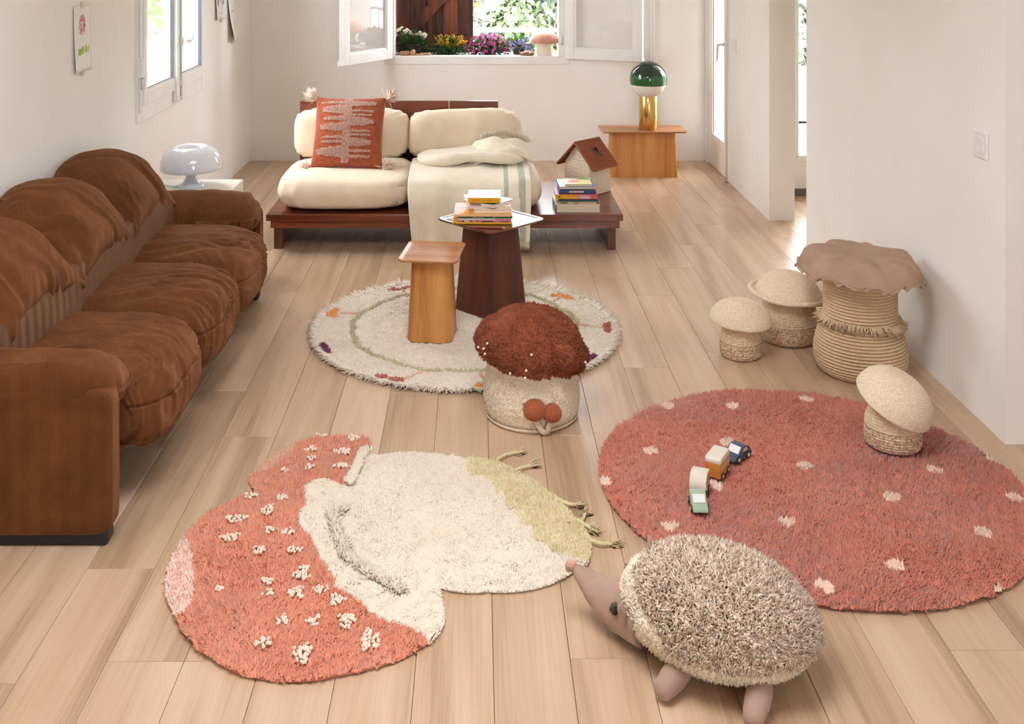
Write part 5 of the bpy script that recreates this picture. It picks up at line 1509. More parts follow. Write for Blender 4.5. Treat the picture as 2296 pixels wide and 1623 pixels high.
    def foot(a, b, r):
        a = np.array(a); b = np.array(b); pts = []; rad = []
        for k in np.linspace(0, 1, 12):
            pts.append(tuple(a + (b - a) * k)); rad.append(r * (0.80 + 0.22 * math.sin(PI * (0.2 + .75 * k))))
        e = (b - a) / np.linalg.norm(b - a)
        for f, q in ((.45, .86), (.75, .62), (.95, .25)): pts.append(tuple(b + e * r * f * .9)); rad.append(r * q * .92)
        q = MB(); q.tube(pts, rad, 18); return q.build('foot', SKIN, t, smooth=True)
    foot((-0.035, -0.14, 0.040), (-0.050, -0.215, 0.030), 0.031)
    foot((0.150, -0.11, 0.040), (0.158, -0.198, 0.030), 0.030)
    foot((-0.035, 0.14, 0.040), (-0.052, 0.195, 0.029), 0.029)
    foot((0.150, 0.11, 0.040), (0.158, 0.180, 0.029), 0.029)
hedgehog()
# ================================================================ BOOKS, TOYS, HOUSE BASKET
PAPER = mat('page_edges', (226, 206, 178), (238, 222, 198), scale=3, stretch=(1, 1, 220), rough=0.9)
def cmat(c, rough=0.45): return mat('cover_%d_%d_%d' % c, c, rough=rough)
def book(label, x, y, z, w_, d_, h_, rz, cover, spine='front', back=None, group=None, board=0.0022, spine_col=None):
    """x, y: centre; lies flat; spine on the side facing the camera ('front') or away ('back') or 'left'"""
    t = thing('book', label, 'book', (x, y, z), math.radians(rz), group)
    C1 = cmat(cover); C2 = cmat(back or cover); CS = cmat(spine_col or cover)
    b = min(board, h_ * 0.22)
    q = MB(); q.box((-w_ / 2, -d_ / 2, h_ - b), (w_ / 2, d_ / 2, h_), bevel=0.0006, seg=1); top = q.build('front_cover', C1, t)
    q = MB(); q.box((-w_ / 2, -d_ / 2, 0), (w_ / 2, d_ / 2, b), bevel=0.0006, seg=1); q.build('back_cover', C2, t)
    i = 0.003
    if spine == 'front':
        q = MB(); q.box((-w_ / 2, -d_ / 2 - 0.0006, 0.0003), (w_ / 2, -d_ / 2 + b, h_ - 0.0003), bevel=0.0008, seg=1); q.build('spine', CS, t)
        lo, hi = (-w_ / 2 + i, -d_ / 2 + b, b), (w_ / 2 - i, d_ / 2 - i, h_ - b)
    elif spine == 'left':
        q = MB(); q.box((-w_ / 2 - .0006, -d_ / 2, 0.0003), (-w_ / 2 + b, d_ / 2, h_ - 0.0003), bevel=0.0008, seg=1); q.build('spine', CS, t)
        lo, hi = (-w_ / 2 + b, -d_ / 2 + i, b), (w_ / 2 - i, d_ / 2 - i, h_ - b)
    else:
        q = MB(); q.box((-w_ / 2, d_ / 2 - b, 0.0003), (w_ / 2, d_ / 2 + .0006, h_ - 0.0003), bevel=0.0008, seg=1); q.build('spine', CS, t)
        lo, hi = (-w_ / 2 + i, -d_ / 2 + i, b), (w_ / 2 - i, d_ / 2 - b, h_ - b)
    q = MB(); q.box(lo, hi); q.build('page_block', PAPER, t)
    return t, z + h_
def patch(t, name, x0, x1, z0, z1, d_, col, eps=0.0010):
    q = MB(); q.box((x0, -d_ / 2 - eps - .0002, z0), (x1, -d_ / 2 - eps + .0004, z1)); return q.build(name, cmat(col), t)
def top_patch(t, name, pts, h_, col, k=0):
    q = MB(); q.prism(pts, h_ + 0.00005 + k * .00012, h_ + 0.0003 + k * .00012); return q.build(name, cmat(col), t)
def spine_text(t, txt, x, zc, d_, size, col, flip=False, align='CENTER'):
    m4 = Matrix.Translation((x, -d_ / 2 - 0.0014, zc)) @ FRONT @ (Matrix.Rotation(PI, 4, 'Z') if flip else Matrix.Identity(4))
    return text_part('lettering', txt, size, cmat(col), t, m4, extrude=0.0002, align=align)

def stack_on_daybed():
    z = 0.2245; G = 'books stacked on the daybed'
    y0 = 6.15
    t, z = book('thick cream book at the bottom of the daybed stack', 0.589, y0 + .105, z, 0.262, 0.21, 0.0475, 1, (238, 226, 208), 'left', group=G, spine_col=(232, 232, 230))
    patch(t, 'spine_edge', -.131, -.126, 0.001, 0.040, 0.21, (30, 26, 24))
    t, z = book('thin beige picture book above the thick cream one', 0.601, y0 + .095, z, 0.236, 0.175, 0.012, 0, (206, 178, 138), group=G)
    patch(t, 'printed_leaf', -.112, -.07, .002, .010, .175, (72, 96, 80)); patch(t, 'printed_leaf', -.03, -.008, .001, .004, .175, (60, 100, 40)); patch(t, 'printed_corner', .10, .117, .001, .011, .175, (92, 70, 56))
    spine_text(t, 'Nico y Nora', -.028, .0070, .175, .0062, (84, 70, 50)); spine_text(t, 'cuentos', .055, .0062, .175, .005, (190, 130, 90))
    t, z = book('thin teal book below the pink animals book', 0.601, y0 + .097, z, 0.222, 0.17, 0.011, 0, (44, 84, 96), group=G)
    t, z = book('very thin mauve book under the pink animals book', 0.594, y0 + .097, z, 0.218, 0.165, 0.007, 0, (150, 70, 92), group=G, back=(40, 34, 32))
    patch(t, 'dark_corner', -.108, -.082, .0005, .0065, .165, (28, 26, 26))
    t, z = book('yellow and pink book with the word Animales on its spine', 0.585, y0 + .092, z, 0.247, 0.18, 0.026, -1.2, (206, 92, 122), group=G)
    patch(t, 'yellow_half', -.1235, .004, .0005, .0255, .18, (226, 162, 16)); patch(t, 'pale_pink_band', .004, .075, .0005, .0255, .18, (214, 150, 168))
    q = patch(t, 'emblem', -.106, -.095, .008, .018, .18, (28, 40, 70), eps=.0013); q = patch(t, 'emblem_mark', -.103, -.098, .011, .015, .18, (120, 140, 160), eps=.0016)
    spine_text(t, 'Animales', .055, .0115, .18, .0165, (246, 232, 232)); spine_text(t, '100', -.020, .018, .18, .008, (196, 60, 30)); spine_text(t, 'CLAVES', -.026, .0065, .18, .006, (250, 214, 120))
    t, z = book('very thin dark red book under the blue one', 0.592, y0 + .098, z, 0.214, 0.16, 0.005, 0.5, (120, 36, 40), group=G)
    t, z = book('blue book with a cream title band in the daybed stack', 0.588, y0 + .095, z, 0.216, 0.165, 0.017, 0.4, (34, 78, 130), group=G)
    q = MB(); q.prism(rsq(.088, .0095, .0045), 0, .0006, mtx=Matrix.Translation((-.005, -.0825 - .0012, .0090)) @ FRONT); q.build('title_band', cmat((236, 206, 184)), t)
    spine_text(t, 'historias pequeñas', -.012, .0090, .166, .0072, (110, 60, 50))
    t, z = book('thin olive book under the pale blue one', 0.596, y0 + .10, z, 0.205, 0.165, 0.007, -1, (120, 96, 48), group=G, back=(96, 44, 40))
    t, z = book('pale blue large book near the top of the daybed stack', 0.588, y0 + .115, z, 0.212, 0.205, 0.015, 1.5, (104, 128, 186), 'back', group=G)
    top_patch(t, 'printed_sky', [(-.105, -.10), (-.06, -.10), (-.06, .10), (-.105, .10)], .015, (168, 188, 222))
    t, z = book('small yellow picture book on top of the daybed stack', 0.597, y0 + .10, z, 0.158, 0.155, 0.014, 0, (240, 226, 150), 'left', group=G, spine_col=(246, 244, 236))
    top_patch(t, 'printed_grass', [(-.078, .04), (.075, .035), (.075, .076), (-.078, .076)], .014, (120, 168, 70))
    top_patch(t, 'printed_sun', [(-.07, .0), (.0, .0), (.0, .05), (-.07, .05)], .014, (232, 206, 60), 1)
    top_patch(t, 'printed_pig', blob(-.028, -.018, .034, .026, seed=1), .014, (222, 96, 140), 2)
    top_patch(t, 'printed_cap', blob(-.018, .022, .026, .012, seed=2), .014, (214, 40, 44), 3)
    top_patch(t, 'printed_stem', [(-.035, .036), (.006, .036), (.0, .052), (-.03, .052)], .014, (250, 240, 225), 4)
stack_on_daybed()

def stack_on_table():
    z = 0.4495; G = 'books stacked on the walnut table'
    x0, y0 = 0.027, 5.04
    t, z = book('thin yellow book at the bottom of the walnut table stack', x0 - .002, y0 + .115, z, 0.285, 0.215, 0.009, -1, (222, 172, 20), group=G, spine_col=(228, 168, 40))
    t, z = book('thin pink and black patterned book above the yellow one', x0 + .006, y0 + .112, z, 0.262, 0.20, 0.009, -.8, (206, 120, 134), group=G, back=(236, 220, 205))
    for a, b, c in ((-.105, -.095, (26, 26, 28)), (-.092, -.070, (240, 230, 220)), (-.066, -.058, (24, 24, 26)), (-.035, -.028, (24, 24, 26)), (-.01, .045, (18, 18, 20)), (.08, .087, (24, 24, 26)), (.09, .106, (170, 30, 36)), (.11, .118, (24, 24, 26))):
        patch(t, 'printed_block', a, b, .002, .0062, .20, c)
    t, z = book('thin grey and pink book under the green one', x0 + .008, y0 + .11, z, 0.258, 0.195, 0.008, -.6, (214, 204, 190), group=G)
    patch(t, 'pink_half', .052, .128, .001, .0072, .195, (214, 116, 136)); patch(t, 'white_dot', .095, .099, .002, .0055, .195, (250, 246, 240), eps=.0013)
    t, z = book('thin dark green book in the walnut table stack', x0 + .014, y0 + .11, z, 0.262, 0.19, 0.010, -.8, (28, 96, 52), group=G)
    spine_text(t, 'EN EL BOSQUE', -.035, .0052, .19, .0074, (236, 226, 200)); spine_text(t, 'LILA', .04, .0052, .19, .0074, (250, 246, 236)); patch(t, 'red_corner', -.129, -.114, .0008, .004, .19, (190, 50, 30))
    t, z = book('orange and peach book with grey stripe in the walnut table stack', x0 + .0, y0 + .120, z, 0.276, 0.225, 0.012, -.7, (236, 164, 60), group=G, spine_col=(240, 190, 140))
    top_patch(t, 'peach_area', [(-.137, -.11), (-.10, -.11), (-.085, -.045), (-.08, .11), (-.137, .11)], .012, (244, 206, 178)); top_patch(t, 'grey_stripe', [(-.137, .0), (-.02, -.006), (-.02, .015), (-.137, .02)], .012, (188, 196, 214), 1)
    top_patch(t, 'printed_mark', blob(-.118, -.06, .004, .004), .012, (60, 50, 44), 2)
    t, z = book('soft cream paperback lying askew on the orange book', x0 + .045, y0 + .125, z, 0.185, 0.19, 0.018, 4, (242, 226, 206), 'back', group=G)
    t, z = book('pale pink paperback under the slanted storybook', x0 + .035, y0 + .135, z, 0.20, 0.18, 0.010, 2, (240, 214, 204), 'back', group=G)
    t, z = book('white storybook turned diagonally across the stack', x0 + .028, y0 + .135, z, 0.185, 0.165, 0.013, -38, (244, 238, 230), 'front', group=G, spine_col=(240, 222, 204))
    spine_text(t, 'Curiosos de la luna', -.02, .0065, .165, .0095, (120, 84, 70)); spine_text(t, 'o', -.085, .0065, .165, .011, (214, 110, 50))
    top_patch(t, 'printed_meadow', [(.0, -.08), (.09, -.08), (.09, -.02), (.03, -.03)], .013, (104, 150, 84)); top_patch(t, 'printed_flower', blob(.02, -.055, .028, .016, seed=3), .013, (214, 120, 120), 1)
    t, z = book('thin white notebook under the topmost yellow-spined book', x0 - .012, y0 + .15, z, 0.15, 0.15, 0.005, 8, (240, 238, 234), 'back', group=G)
    t, z = book('white book with yellow spine on top of the walnut table stack', x0 + .008, y0 + .125, z, 0.160, 0.165, 0.025, -1, (248, 248, 250), 'front', group=G, spine_col=(232, 168, 20))
    spine_text(t, 'BuLMU', -.042, .0125, .165, .0125, (176, 60, 40), True); spine_text(t, '¿Qué fas petit?', .012, .0125, .165, .0095, (150, 96, 20), True); spine_text(t, 'cuina', .058, .0125, .165, .0065, (176, 60, 40), True)
    top_patch(t, 'printed_bird', blob(-.012, .0, .026, .010, seed=1, rot=.2), .025, (196, 214, 234)); top_patch(t, 'printed_beak', [(-.032, .02), (-.025, .045), (-.021, .045), (-.028, .018)], .025, (80, 70, 90), 1)
    top_patch(t, 'printed_wing', blob(.012, .035, .012, .006, seed=4), .025, (150, 160, 160), 1); top_patch(t, 'printed_shoe', blob(.026, -.012, .008, .006, seed=2), .025, (150, 40, 80), 1)
    # pencil with its point towards the table edge
    p = thing('pencil', 'brown wooden pencil lying in front of the table books', 'pencil', (0.045, 4.985, 0.4515), math.radians(-5))
    q = MB(); q.tube([(-.095, 0, .0), (.075, 0, .0)], .0042, 6); q.build('barrel', cmat((150, 74, 48), .5), p)
    q = MB(); q.tube([(.075, 0, 0), (.090, 0, 0)], [.0042, .0012], 6); q.build('sharpened_tip', cmat((226, 184, 144), .8), p)
    q = MB(); q.tube([(.0895, 0, 0), (.094, 0, 0)], [.0012, .0002], 6); q.build('lead', cmat((240, 220, 200), .8), p)
stack_on_table()

# ---------------------------------------------------------------- house-shaped basket
def house_basket():
    t = thing('house_basket', 'cream rope basket shaped as a house with a brown ribbed roof', 'basket', (0.703, 6.682, 0.2245), math.radians(45))
    CR = braid('ivory_rope', (226, 206, 178), (238, 222, 198), 1.2)
    BR = mat('brown_roof_rope', (142, 78, 50), (158, 92, 62), scale=120, rough=0.95, bump=0.4, bscale=300)
    rings = []; h = 0.0132; n = 15
    for k in range(n):
        for j in range(4):
            z = (k + j / 4) * h; b = 0.003 * math.sin(PI * j / 4); s = 0.216 - 0.012 * z / 0.2
            rings.append((rsq(s + 2 * b, s + 2 * b, 0.014, 4), z))
    rings.append((rsq(0.202, 0.202, 0.014, 4), n * h))
    V, F = loft(rings); q = MB(); q.add(V, F); q.build('walls', CR, t, smooth=True)
    top = n * h
    g = []
    for x0, x1 in ((-0.102, -0.088), (0.088, 0.102)):
        q = MB()
        for k in range(9):
            z0 = top + k * h; hw = 0.098 * (1 - (k + .5) / 9.2)
            q.box((x0, -hw, z0), (x1, hw, z0 + h * .93), bevel=0.004)
        q.build('gable', CR, t, angle=40)
    # roof slabs: ribs run down the slope
    rz, ez, ey = top + 0.125, top - 0.028, 0.150
    for s in (-1, 1):
        sl = math.hypot(ey, rz - ez); ang = math.atan2(rz - ez, ey)
        slab = thing_part = None
        q = MB()
        nrib = 24; x0, x1 = -0.128, 0.118; wd = (x1 - x0) / nrib
        for i in range(nrib):
            xa = x0 + i * wd; xc = xa + wd / 2
            spans = [(0.0, sl)]
            if s < 0 and -0.030 < xc < 0.035: spans = [(0.0, sl * .30), (sl * .60, sl)]
            for a, b in spans: q.box((xa, a, -0.005), (xa + wd * .98, b, 0.005), bevel=0.004)
        mt = Matrix.Translation((0, 0, rz)) @ (Matrix.Rotation(PI, 4, 'Z') if s < 0 else Matrix.Identity(4)) @ Matrix.Rotation(-ang, 4, 'X')
        if s < 0:
            mt = Matrix.Translation((0, 0, rz)) @ Matrix.Rotation(ang, 4, 'X') @ Matrix.Scale(-1, 4, (0, 1, 0))
        bmesh.ops.transform(q.bm, matrix=mt, verts=q.bm.verts)
        slab = q.build('roof_slab', BR, t, angle=40)
        e = MB(); pts = [(x0, 0.002, 0), (x0, sl - .008, 0), (x0 + .008, sl, 0), (x1 - .008, sl, 0), (x1, sl - .008, 0), (x1, .002, 0)]
        e.tube([tuple(mt @ Vector(p)) for p in pts], 0.006, 8); e.build('edge_cord', BR, slab, smooth=True)
        if s < 0:
            f = MB(); f.box((-0.004, sl * .30, -0.012), (0.003, sl * .60, -0.006)); f.box((-0.030, sl * .44, -0.012), (0.035, sl * .46, -0.007))
            bmesh.ops.transform(f.bm, matrix=mt, verts=f.bm.verts); f.build('window_bars', BR, slab)
    q = MB(); q.tube([(-0.128, 0, rz + .003), (0.118, 0, rz + .003)], 0.006, 8); q.build('ridge_cord', BR, t, smooth=True)
house_basket()

# ---------------------------------------------------------------- wooden toy vehicles
def vehicle(label, loc, heading, prof, width, col, group, lower=None, lower_z=None, wheels=(), wr=0.0105, name='toy_car'):
    """prof: side outline (x forward, z up) extruded across the width"""
    t = thing(name, label, 'toy car', loc, math.radians(heading), group)
    C = cmat(col, .55)
    q = MB(); q.prism([(p[0], p[1]) for p in prof], -width / 2, width / 2, bevel=0.0022, mtx=FRONT)
    q.build('body', C, t, angle=40)
    TY = cmat((44, 50, 60), .7); HUB = cmat((222, 204, 186), .6)
    for x in wheels:
        for s in (-1, 1):
            q = MB(); q.tube([(x, s * (width / 2 - .004), wr), (x, s * (width / 2 + .0035), wr)], wr, 20); wh = q.build('wheel', TY, t, angle=40)
            q = MB(); q.tube([(x, s * (width / 2 + .003), wr), (x, s * (width / 2 + .0042), wr)], wr * .52, 16); q.build('hub', HUB, wh)
    return t
def side_win(t, pts, width, col, name='side_window'):
    for s in (-1, 1):
        q = MB(); q.prism(pts, s * (width / 2) - .0003, s * (width / 2) + .0006, mtx=FRONT); q.build(name, cmat(col, .5), t)
def toys():
    G = 'wooden toy vehicles on the dotted rug'; Z = 0.0235
    WIN = (232, 232, 230); TAN = (206, 178, 150)
    # green car
    pr = smooth_poly([(.043, .006), (.044, .018), (.030, .023), (.020, .025), (.004, .042), (-.014, .045), (-.034, .042), (-.043, .028), (-.043, .006)], 3)
    t = vehicle('sage green wooden toy car at the head of the line', (0.697, 3.305, Z), -92, pr, 0.048, (164, 182, 154), G, wheels=(.026, -.026))
    side_win(t, [(-.032, .028), (.006, .028), (.0, .038), (-.028, .039)], .048, TAN)
    q = MB(); q.box((-.0125, -.019, -.0004), (.0125, .019, .0006), bevel=.0002); w_ = q.build('windscreen', cmat(WIN, .4), t); w_.location = (.0125, 0, .0350); w_.rotation_euler = (0, math.radians(47), 0)
    for s in (-1, 1):
        q = MB(); q.tube([(.0425, s * .014, .0135), (.0462, s * .014, .0135)], .0032, 14); q.build('headlamp', cmat((206, 146, 50), .5), t)
    # caravan
    arc = [(.036, .006)] + [(.036 * math.cos(a) - .0, .020 + .046 * math.sin(a)) for a in np.linspace(0.12, PI * .62, 12)] + [(-.036, .060), (-.038, .006)]
    t = vehicle('cream and dark green wooden toy caravan behind the sage car', (0.722, 3.405, Z), -112, arc, 0.054, (222, 210, 192), G, wheels=(-.004,), name='toy_caravan')
    q = MB(); q.prism([(.0372, .004), (.0372, .0215), (-.0385, .0145), (-.0385, .004)], -.0274, .0274, mtx=FRONT); q.build('lower_body', cmat((36, 66, 52), .6), t)
    side_win(t, [(-.030, .026), (-.030, .052), (.012, .058), (.026, .040), (.026, .028)], .0552, (172, 132, 108))
    side_win(t, [(.010, .010), (.010, .034), (.022, .034), (.022, .010)], .0560, TAN, 'door')
    # bus
    t = vehicle('orange wooden toy bus with white roof behind the caravan', (0.806, 3.515, Z), -122, [(.047, .006), (.047, .056), (-.047, .056), (-.047, .006)], 0.052, (196, 122, 46), G, wheels=(.028, -.028), name='toy_bus')
    q = MB(); q.prism([(.0478, .054), (.0478, .066), (.042, .073), (-.044, .073), (-.048, .067), (-.048, .054)], -.0268, .0268, bevel=.002, mtx=FRONT); q.build('roof', cmat((224, 214, 196), .6), t, angle=40)
    for x in (-.034, -.012, .010, .032): side_win(t, [(x - .009, .030), (x + .009, .030), (x + .009, .049), (x - .009, .049)], .052, TAN)
    # navy car
    pr = smooth_poly([(.046, .006), (.047, .018), (.036, .024), (.022, .027), (.006, .043), (-.014, .047), (-.034, .040), (-.047, .026), (-.047, .008)], 3)
    t = vehicle('navy blue wooden toy car at the far end of the line', (0.897, 3.622, Z), -138, pr, 0.052, (64, 78, 96), G, wheels=(.028, -.028), wr=.0125)
    side_win(t, [(-.030, .030), (.006, .030), (-.002, .040), (-.018, .042)], .052, TAN)
    q = MB(); q.box((-.013, -.021, -.0004), (.013, .021, .0006), bevel=.0002); w_ = q.build('windscreen', cmat(WIN, .4), t); w_.location = (.0142, 0, .0365); w_.rotation_euler = (0, math.radians(46), 0)
toys()
# ================================================================ WINDOW LEDGE, CHILDREN'S DRAWINGS
LEDGE = 0.8625
def leaf_cloud(n, center, size, leaf, upright=0.0, flat=.5, shape='ell'):
    d = rng.normal(size=(n, 3)); d /= np.linalg.norm(d, axis=1)[:, None]
    r = rng.random(n) ** (1 / 2.2)
    P = d * r[:, None] * np.array(size) / 2
    P[:, 2] = np.abs(P[:, 2]) if shape == 'dome' else P[:, 2]
    P = P + np.array(center)
    a = d + rng.normal(size=(n, 3)) * .7 + np.array([0, 0, upright]); a /= np.linalg.norm(a, axis=1)[:, None]
    b = np.cross(a, rng.normal(size=(n, 3))); b /= np.linalg.norm(b, axis=1)[:, None]
    l = leaf * (0.7 + .6 * rng.random(n))[:, None]
    V = np.stack([P, P + a * l * .5 + b * l * flat * .5, P + a * l, P + a * l * .5 - b * l * flat * .5], 1).reshape(-1, 3)
    return V, np.arange(n * 4).reshape(-1, 4)
def pot(t, r, h, col, d=None):
    lathe('pot', [(0, 0), (r * .78, 0), (r, h * .92), (r * 1.06, h * .93), (r * 1.06, h), (r * .9, h), (r * .85, h * .85), (0, h * .8)], mat('pot_%d' % col[0], col, rough=.7), t, 28, angle=40)
LEAFD = mat('dark_leaf', (46, 74, 36), (72, 102, 50), scale=30, rough=.6, island=.3)
LEAFB = mat('bright_leaf', (96, 140, 56), (130, 172, 80), scale=30, rough=.55, island=.2)
WHITEP = mat('white_petal', (240, 238, 224), rough=.7)
YEL = mat('yellow_floret', (226, 178, 40), (200, 150, 30), scale=60, rough=.8, island=.25)
MAG = mat('magenta_petal', (176, 30, 120), (206, 60, 150), scale=60, rough=.7, island=.3)
HYD = mat('blue_petal', (134, 150, 214), (164, 150, 216), scale=40, rough=.7, island=.18)
def daisies():
    t = thing('potted_daisies', 'white daisies with grassy dark leaves on the window ledge', 'plant', (-0.545, 8.905, LEDGE))
    pot(t, .075, .09, (40, 36, 34))
    n = 900
    a = rng.random(n) * 2 * PI; r = rng.random(n) ** .5
    base = np.c_[.06 * r * np.cos(a), .05 * r * np.sin(a), np.full(n, .085)]
    tip = np.c_[.155 * r * np.cos(a), .09 * r * np.sin(a), .10 + .085 * rng.random(n) + .05 * (1 - r)]
    D = tip - base; L = np.linalg.norm(D, axis=1); w_ = np.cross(D, rng.normal(size=(n, 3))); w_ /= np.linalg.norm(w_, axis=1)[:, None]
    V = np.stack([base - w_ * .002, base + w_ * .002, tip + w_ * .001, tip - w_ * .001], 1).reshape(-1, 3)
    link('grassy_leaves', np_mesh('grassy_leaves', V, np.arange(n * 4).reshape(-1, 4)), LEAFD, t)['kind'] = 'stuff'
    V, F = leaf_cloud(500, (0, 0, .07), (.29, .15, .16), .035, .4, .25); link('foliage', np_mesh('foliage', V, F), LEAFD, t)['kind'] = 'stuff'
    spots = [(-.155, .18), (-.148, .165), (-.142, .195), (-.12, .205), (-.095, .225), (-.115, .21), (-.07, .20), (-.06, .19), (-.05, .205), (-.03, .195), (-.085, .165), (-.095, .17), (-.02, .175), (-.005, .165), (-.055, .14), (-.04, .145), (.03, .17), (.05, .165), (.075, .155), (.09, .16), (.10, .15), (.085, .135), (.11, .16), (.06, .18), (.10, .17)]
    me = None
    for i, (x, z) in enumerate(spots):
        q = MB(); q.tube([(x * .35, 0, .09), (x * .8, -.02, z * .75), (x, -.035 + .05 * random.random(), z)], .0016, 5)
        st = q.build('flower_stem', LEAFD, t)
        fl = MB()
        for k in range(11):
            an = 2 * PI * k / 11; c, s = math.cos(an), math.sin(an)
            fl.add([(c * .004 - s * .002, s * .004 + c * .002, 0), (c * .004 + s * .002, s * .004 - c * .002, 0), (c * .016 + s * .0035, s * .016 - c * .0035, .002), (c * .018, s * .018, .002), (c * .016 - s * .0035, s * .016 + c * .0035, .002)], [(0, 1, 2, 3, 4)])
        fo = fl.build('daisy_head', WHITEP, t, loc=(x, -.035 + .04 * random.random(), z + .002), rot=(math.radians(random.uniform(15, 60)), math.radians(random.uniform(-30, 30)), 0))
        lathe('disc', [(0, .004), (.004, .003), (.0055, 0), (0, -.001)], YEL, fo, 8)
daisies()
def sprays(label, x, r, top, petal, name, n, leafm, cy=8.90, size=.010, yr=.07):
    t = thing(name, label, 'plant', (x, cy, LEDGE))
    pot(t, .055, .04, (44, 40, 38))
    V, F = leaf_cloud(1700, (0, 0, .004), (r * 1.95, yr * 2, top * 2.0), .026, .3, .45, 'dome'); link('foliage', np_mesh('foliage', V, F), leafm, t)['kind'] = 'stuff'
    return t
t = sprays('bushy yellow goldenrod plant on the window ledge', -0.245, .145, .15, YEL, 'potted_goldenrod', 0, LEAFD)
sp = []
for k in range(60):
    a = random.random() * 2 * PI; rr = random.random() ** .6; p0 = np.array((.02 * math.cos(a), .02 * math.sin(a), .06)); p1 = np.array((.165 * rr * math.cos(a), .075 * rr * math.sin(a), .085 + .095 * random.random() * (1 - .25 * rr)))
    m_ = 70; s = rng.random(m_) ** .7; P = p0 + (p1 - p0) * s[:, None] + rng.normal(size=(m_, 3)) * .010 * (1.15 - s[:, None] * .7); sp.append(P)
P = np.concatenate(sp); d = rng.normal(size=P.shape); d /= np.linalg.norm(d, axis=1)[:, None]
V, F = tuft_np(P, d, .010, .008, lean=.5); link('flower_sprays', np_mesh('flower_sprays', V, F), YEL, t)['kind'] = 'stuff'
t = sprays('rounded bush of magenta daisies on the window ledge', 0.095, .18, .15, MAG, 'potted_magenta_daisies', 0, LEAFD)
for k in range(210):
    a = random.random() * 2 * PI; el = random.random() * .95 - .06
    d = np.array((math.cos(a) * math.cos(el * PI / 2), math.sin(a) * math.cos(el * PI / 2), math.sin(el * PI / 2)))
    p = d * np.array((.19, .09, .145)) * random.uniform(.85, 1.05) + np.array((0, 0, .035))
    if k == 0:
        fl = MB()
        for j in range(9):
            an = 2 * PI * j / 9; c, s = math.cos(an), math.sin(an)
            fl.add([(c * .002, s * .002, 0), (c * .010 + s * .003, s * .010 - c * .003, .002), (c * .012, s * .012, .002), (c * .010 - s * .003, s * .010 + c * .003, .002)], [(0, 1, 2, 3)])
        fo = fl.build('blossom', MAG, t); MME = fo.data
    else:
        fo = bpy.data.objects.new('blossom', MME); COL.objects.link(fo); fo.parent = t
    fo.location = tuple(p); fo.rotation_euler = Vector(d).to_track_quat('Z', 'Y').to_euler(); s = random.uniform(.9, 1.3); fo.scale = (s, s, s)
t = thing('potted_hydrangea', 'pale blue hydrangea with bright leaves behind the mushroom cushion', 'plant', (0.36, 8.93, LEDGE))
pot(t, .07, .08, (48, 52, 48))
V, F = leaf_cloud(130, (0, 0, .085), (.26, .13, .10), .055, .5, .65); link('foliage', np_mesh('foliage', V, F), LEAFB, t)['kind'] = 'stuff'
for (x, y, z, r) in ((-.055, -.05, .085, .042), (.01, -.045, .10, .034), (.07, -.06, .06, .045), (.06, .02, .12, .035), (-.08, .03, .12, .03)):
    n = 160; d = rng.normal(size=(n, 3)); d /= np.linalg.norm(d, axis=1)[:, None]
    a = np.cross(d, rng.normal(size=(n, 3))); a /= np.linalg.norm(a, axis=1)[:, None]; b = np.cross(d, a); P = np.array((x, y, z)) + d * r; l = .009
    V = np.stack([P + a * l, P + b * l, P - a * l, P - b * l], 1).reshape(-1, 3); link('flower_head', np_mesh('flower_head', V, np.arange(n * 4).reshape(-1, 4)), HYD, t)

# ---- mushroom cushion on the ledge
t = thing('mushroom_cushion', 'pink-capped mushroom cushion at the window corner', 'cushion', (0.565, 8.80, LEDGE))
VEL = mat('dusty_pink_velvet', (206, 144, 122), (214, 156, 134), scale=20, rough=.8, sheen=.5); STM = mat('cream_velvet', (240, 224, 202), rough=.85, sheen=.3)
lathe('stem', [(0, 0), (.062, 0), (.068, .012), (.064, .05), (.060, .075), (.085, .098), (.117, .110), (.10, .125), (0, .13)], STM, t, 40)
lathe('cap', [(.117, .108), (.122, .118), (.120, .140), (.106, .170), (.080, .190), (.045, .201), (0, .204)], VEL, t, 48, warp=lambda V: V * (1 + .008 * np.sin(np.arctan2(V[:, 1], V[:, 0]) * 9))[:, None])
# ---- little basket of wool mushrooms
t = thing('handled_basket', 'tiny wicker basket with a hoop handle on the window ledge', 'basket', (0.415, 8.775, LEDGE))
WK = mat('wicker', (112, 86, 66), (150, 120, 94), scale=90, rough=.8, bump=.5, bscale=160)
lathe('bowl', coil_profile([(.045, 0), (.060, .01), (.068, .022)], .006, .002) + [(.06, .02), (0, .008)], WK, t, 36)
q = MB(); q.tube([(.062 * math.cos(a), .0, .02 + .078 * math.sin(a)) for a in np.linspace(0, PI, 20)], .0048, 8); q.build('handle', WK, t, smooth=True)
PK = mat('blush_felt', (232, 196, 178), (240, 210, 194), scale=60, rough=.95)
for i, (x, y, z) in enumerate(((-.04, -.01, .026), (-.018, -.025, .030), (.006, -.012, .036), (.028, -.024, .030), (.044, .0, .026), (-.010, .02, .030), (.022, .02, .028))):
    V, F = rounded(8, (.030, .022, .020), 2.2); o = link('felt_pebble', np_mesh('felt_pebble', V, F), PK, None, (0.415 + x, 8.775 + y, LEDGE + z), (0, .3 * i, i * 1.3), smooth=True)
    tag(o, 'small blush felt piece heaped in the tiny wicker basket', 'toy', 'felt pieces in the tiny basket')
